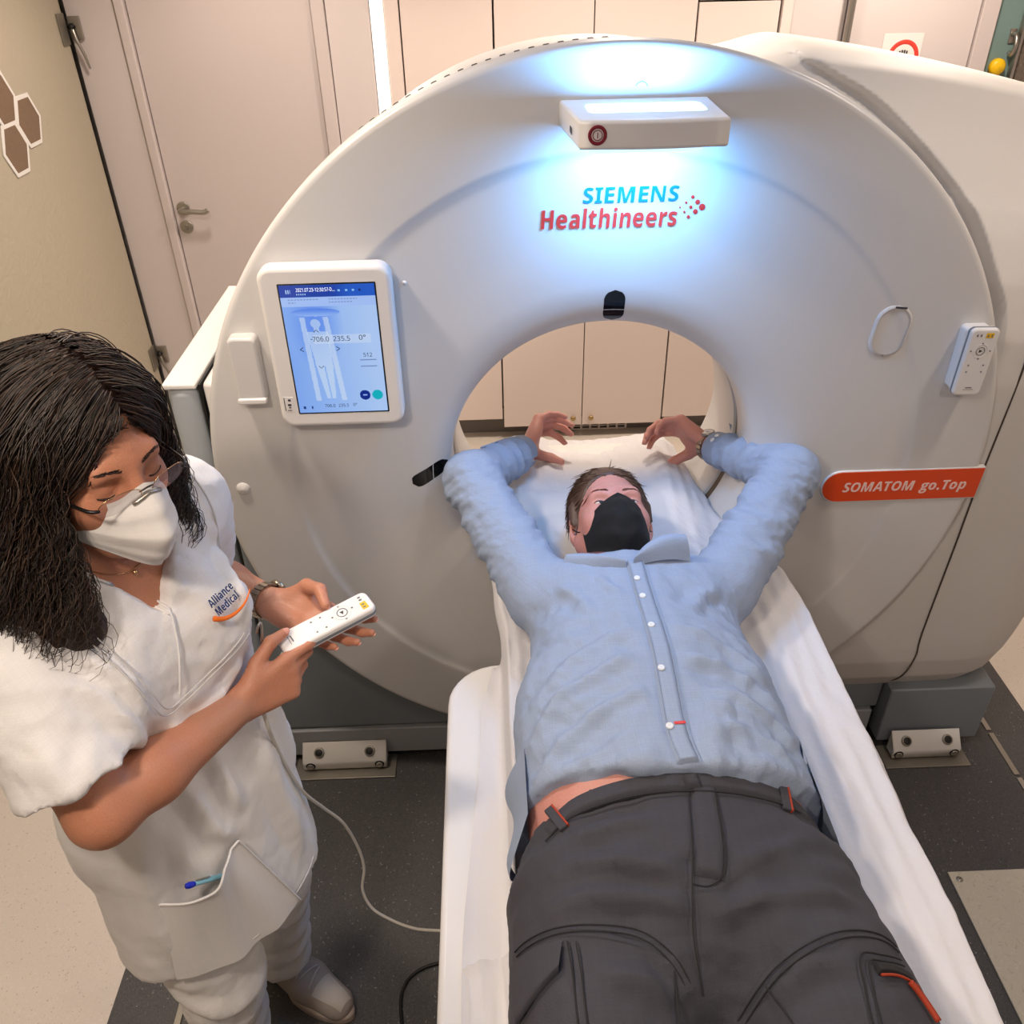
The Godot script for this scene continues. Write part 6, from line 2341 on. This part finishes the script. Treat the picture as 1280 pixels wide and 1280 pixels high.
func build_small_things():
	# remote in the technician's hands
	var o := thing("remote_control", "white corded remote held in the technician's hands", "remote", (REM_A + REM_B) / 2, "scanner remotes")
	var ax := (REM_A - REM_B).normalized()
	var up := Vector3(-0.12, 0.95, 0.22)
	up = (up - ax * up.dot(ax)).normalized()
	o.basis = Basis(ax, up, ax.cross(up))
	remote(o, 0.162, 0.046, 0.021)
	# remote in its cradle on the scanner
	var r2 := thing("remote_control", "white remote with yellow sticker resting on the right of the scanner ring", "remote", Vector3(0.757, 1.288, 0.034), "scanner remotes")
	r2.basis = Basis(Vector3(0.02, 1, 0).normalized(), Vector3(0, 0, 1), Vector3(1, -0.02, 0).normalized())
	remote(r2, 0.150, 0.060, 0.020)
	var g: Node3D = get_node("ct_scanner")
	part(g, "remote_cradle", rprism(rrect(0.056, 0.140, 0.010, 5), 0.028, 0.004, 3), M.white_gloss, Vector3(0.755, 1.288, 0.010), Basis(Vector3(1, 0, 0), PI / 2))
	# cords
	var pts := [REM_B + Vector3(0.004, 0, 0.0), REM_B + Vector3(-0.035, -0.05, 0.045)]
	pts.append_array(CORD)
	var q := []
	var inv := o.transform.affine_inverse()
	for p in curve_pts(pts, 8):
		q.append(inv * p)
	part(o, "cord", tube(q, [0.0033], 7), M.cable_white)
	var b := thing("floor_cable", "short black cable curling on the floor beside the table", "cable", Vector3(-0.47, 0.006, 0.62))
	var bp := []
	for p in curve_pts([Vector3(-0.34, 0.0065, 0.555), Vector3(-0.42, 0.0065, 0.560), Vector3(-0.470, 0.0065, 0.578), Vector3(-0.497, 0.0065, 0.610), Vector3(-0.502, 0.0065, 0.66), Vector3(-0.48, 0.0065, 0.78)], 8):
		bp.append(p - b.position)
	part(b, "cable", tube(bp, [0.004], 7), M.black)
	# pen in the pouch pocket
	var pn := thing("pen", "clear ballpoint pen with blue end sticking out of the tunic pocket", "pen", tech_tf * Vector3(-0.098, 0.834, 0.166))
	pn.basis = tech_tf.basis * Basis(Vector3.BACK, -0.70)
	part(pn, "blue_end", lathe([[0.001, -0.014], [0.004, -0.012], [0.0052, -0.006], [0.0045, 0.002], [0.003, 0.006]], 14), M.pen_blue, Vector3(-0.022, 0, 0), Basis(Vector3.BACK, -PI / 2))
	part(pn, "barrel", tube([Vector3(-0.018, 0, 0), Vector3(0.055, -0.004, -0.004)], [0.0042], 12), M.pen_clear)
	part(pn, "clip", rbox(Vector3(0.03, 0.0012, 0.003), 0.0004, 1), M.steel, Vector3(-0.002, 0.0052, 0))
const CORD := [Vector3(-0.618, 1.020, 0.705), Vector3(-0.626, 0.920, 0.670), Vector3(-0.622, 0.820, 0.646), Vector3(-0.613, 0.740, 0.626), Vector3(-0.600, 0.640, 0.583), Vector3(-0.576, 0.550, 0.555), Vector3(-0.558, 0.460, 0.550), Vector3(-0.552, 0.400, 0.558), Vector3(-0.559, 0.350, 0.576), Vector3(-0.541, 0.310, 0.595), Vector3(-0.499, 0.290, 0.613), Vector3(-0.454, 0.290, 0.632), Vector3(-0.411, 0.300, 0.645), Vector3(-0.30, 0.31, 0.66), Vector3(-0.22, 0.31, 0.665)]
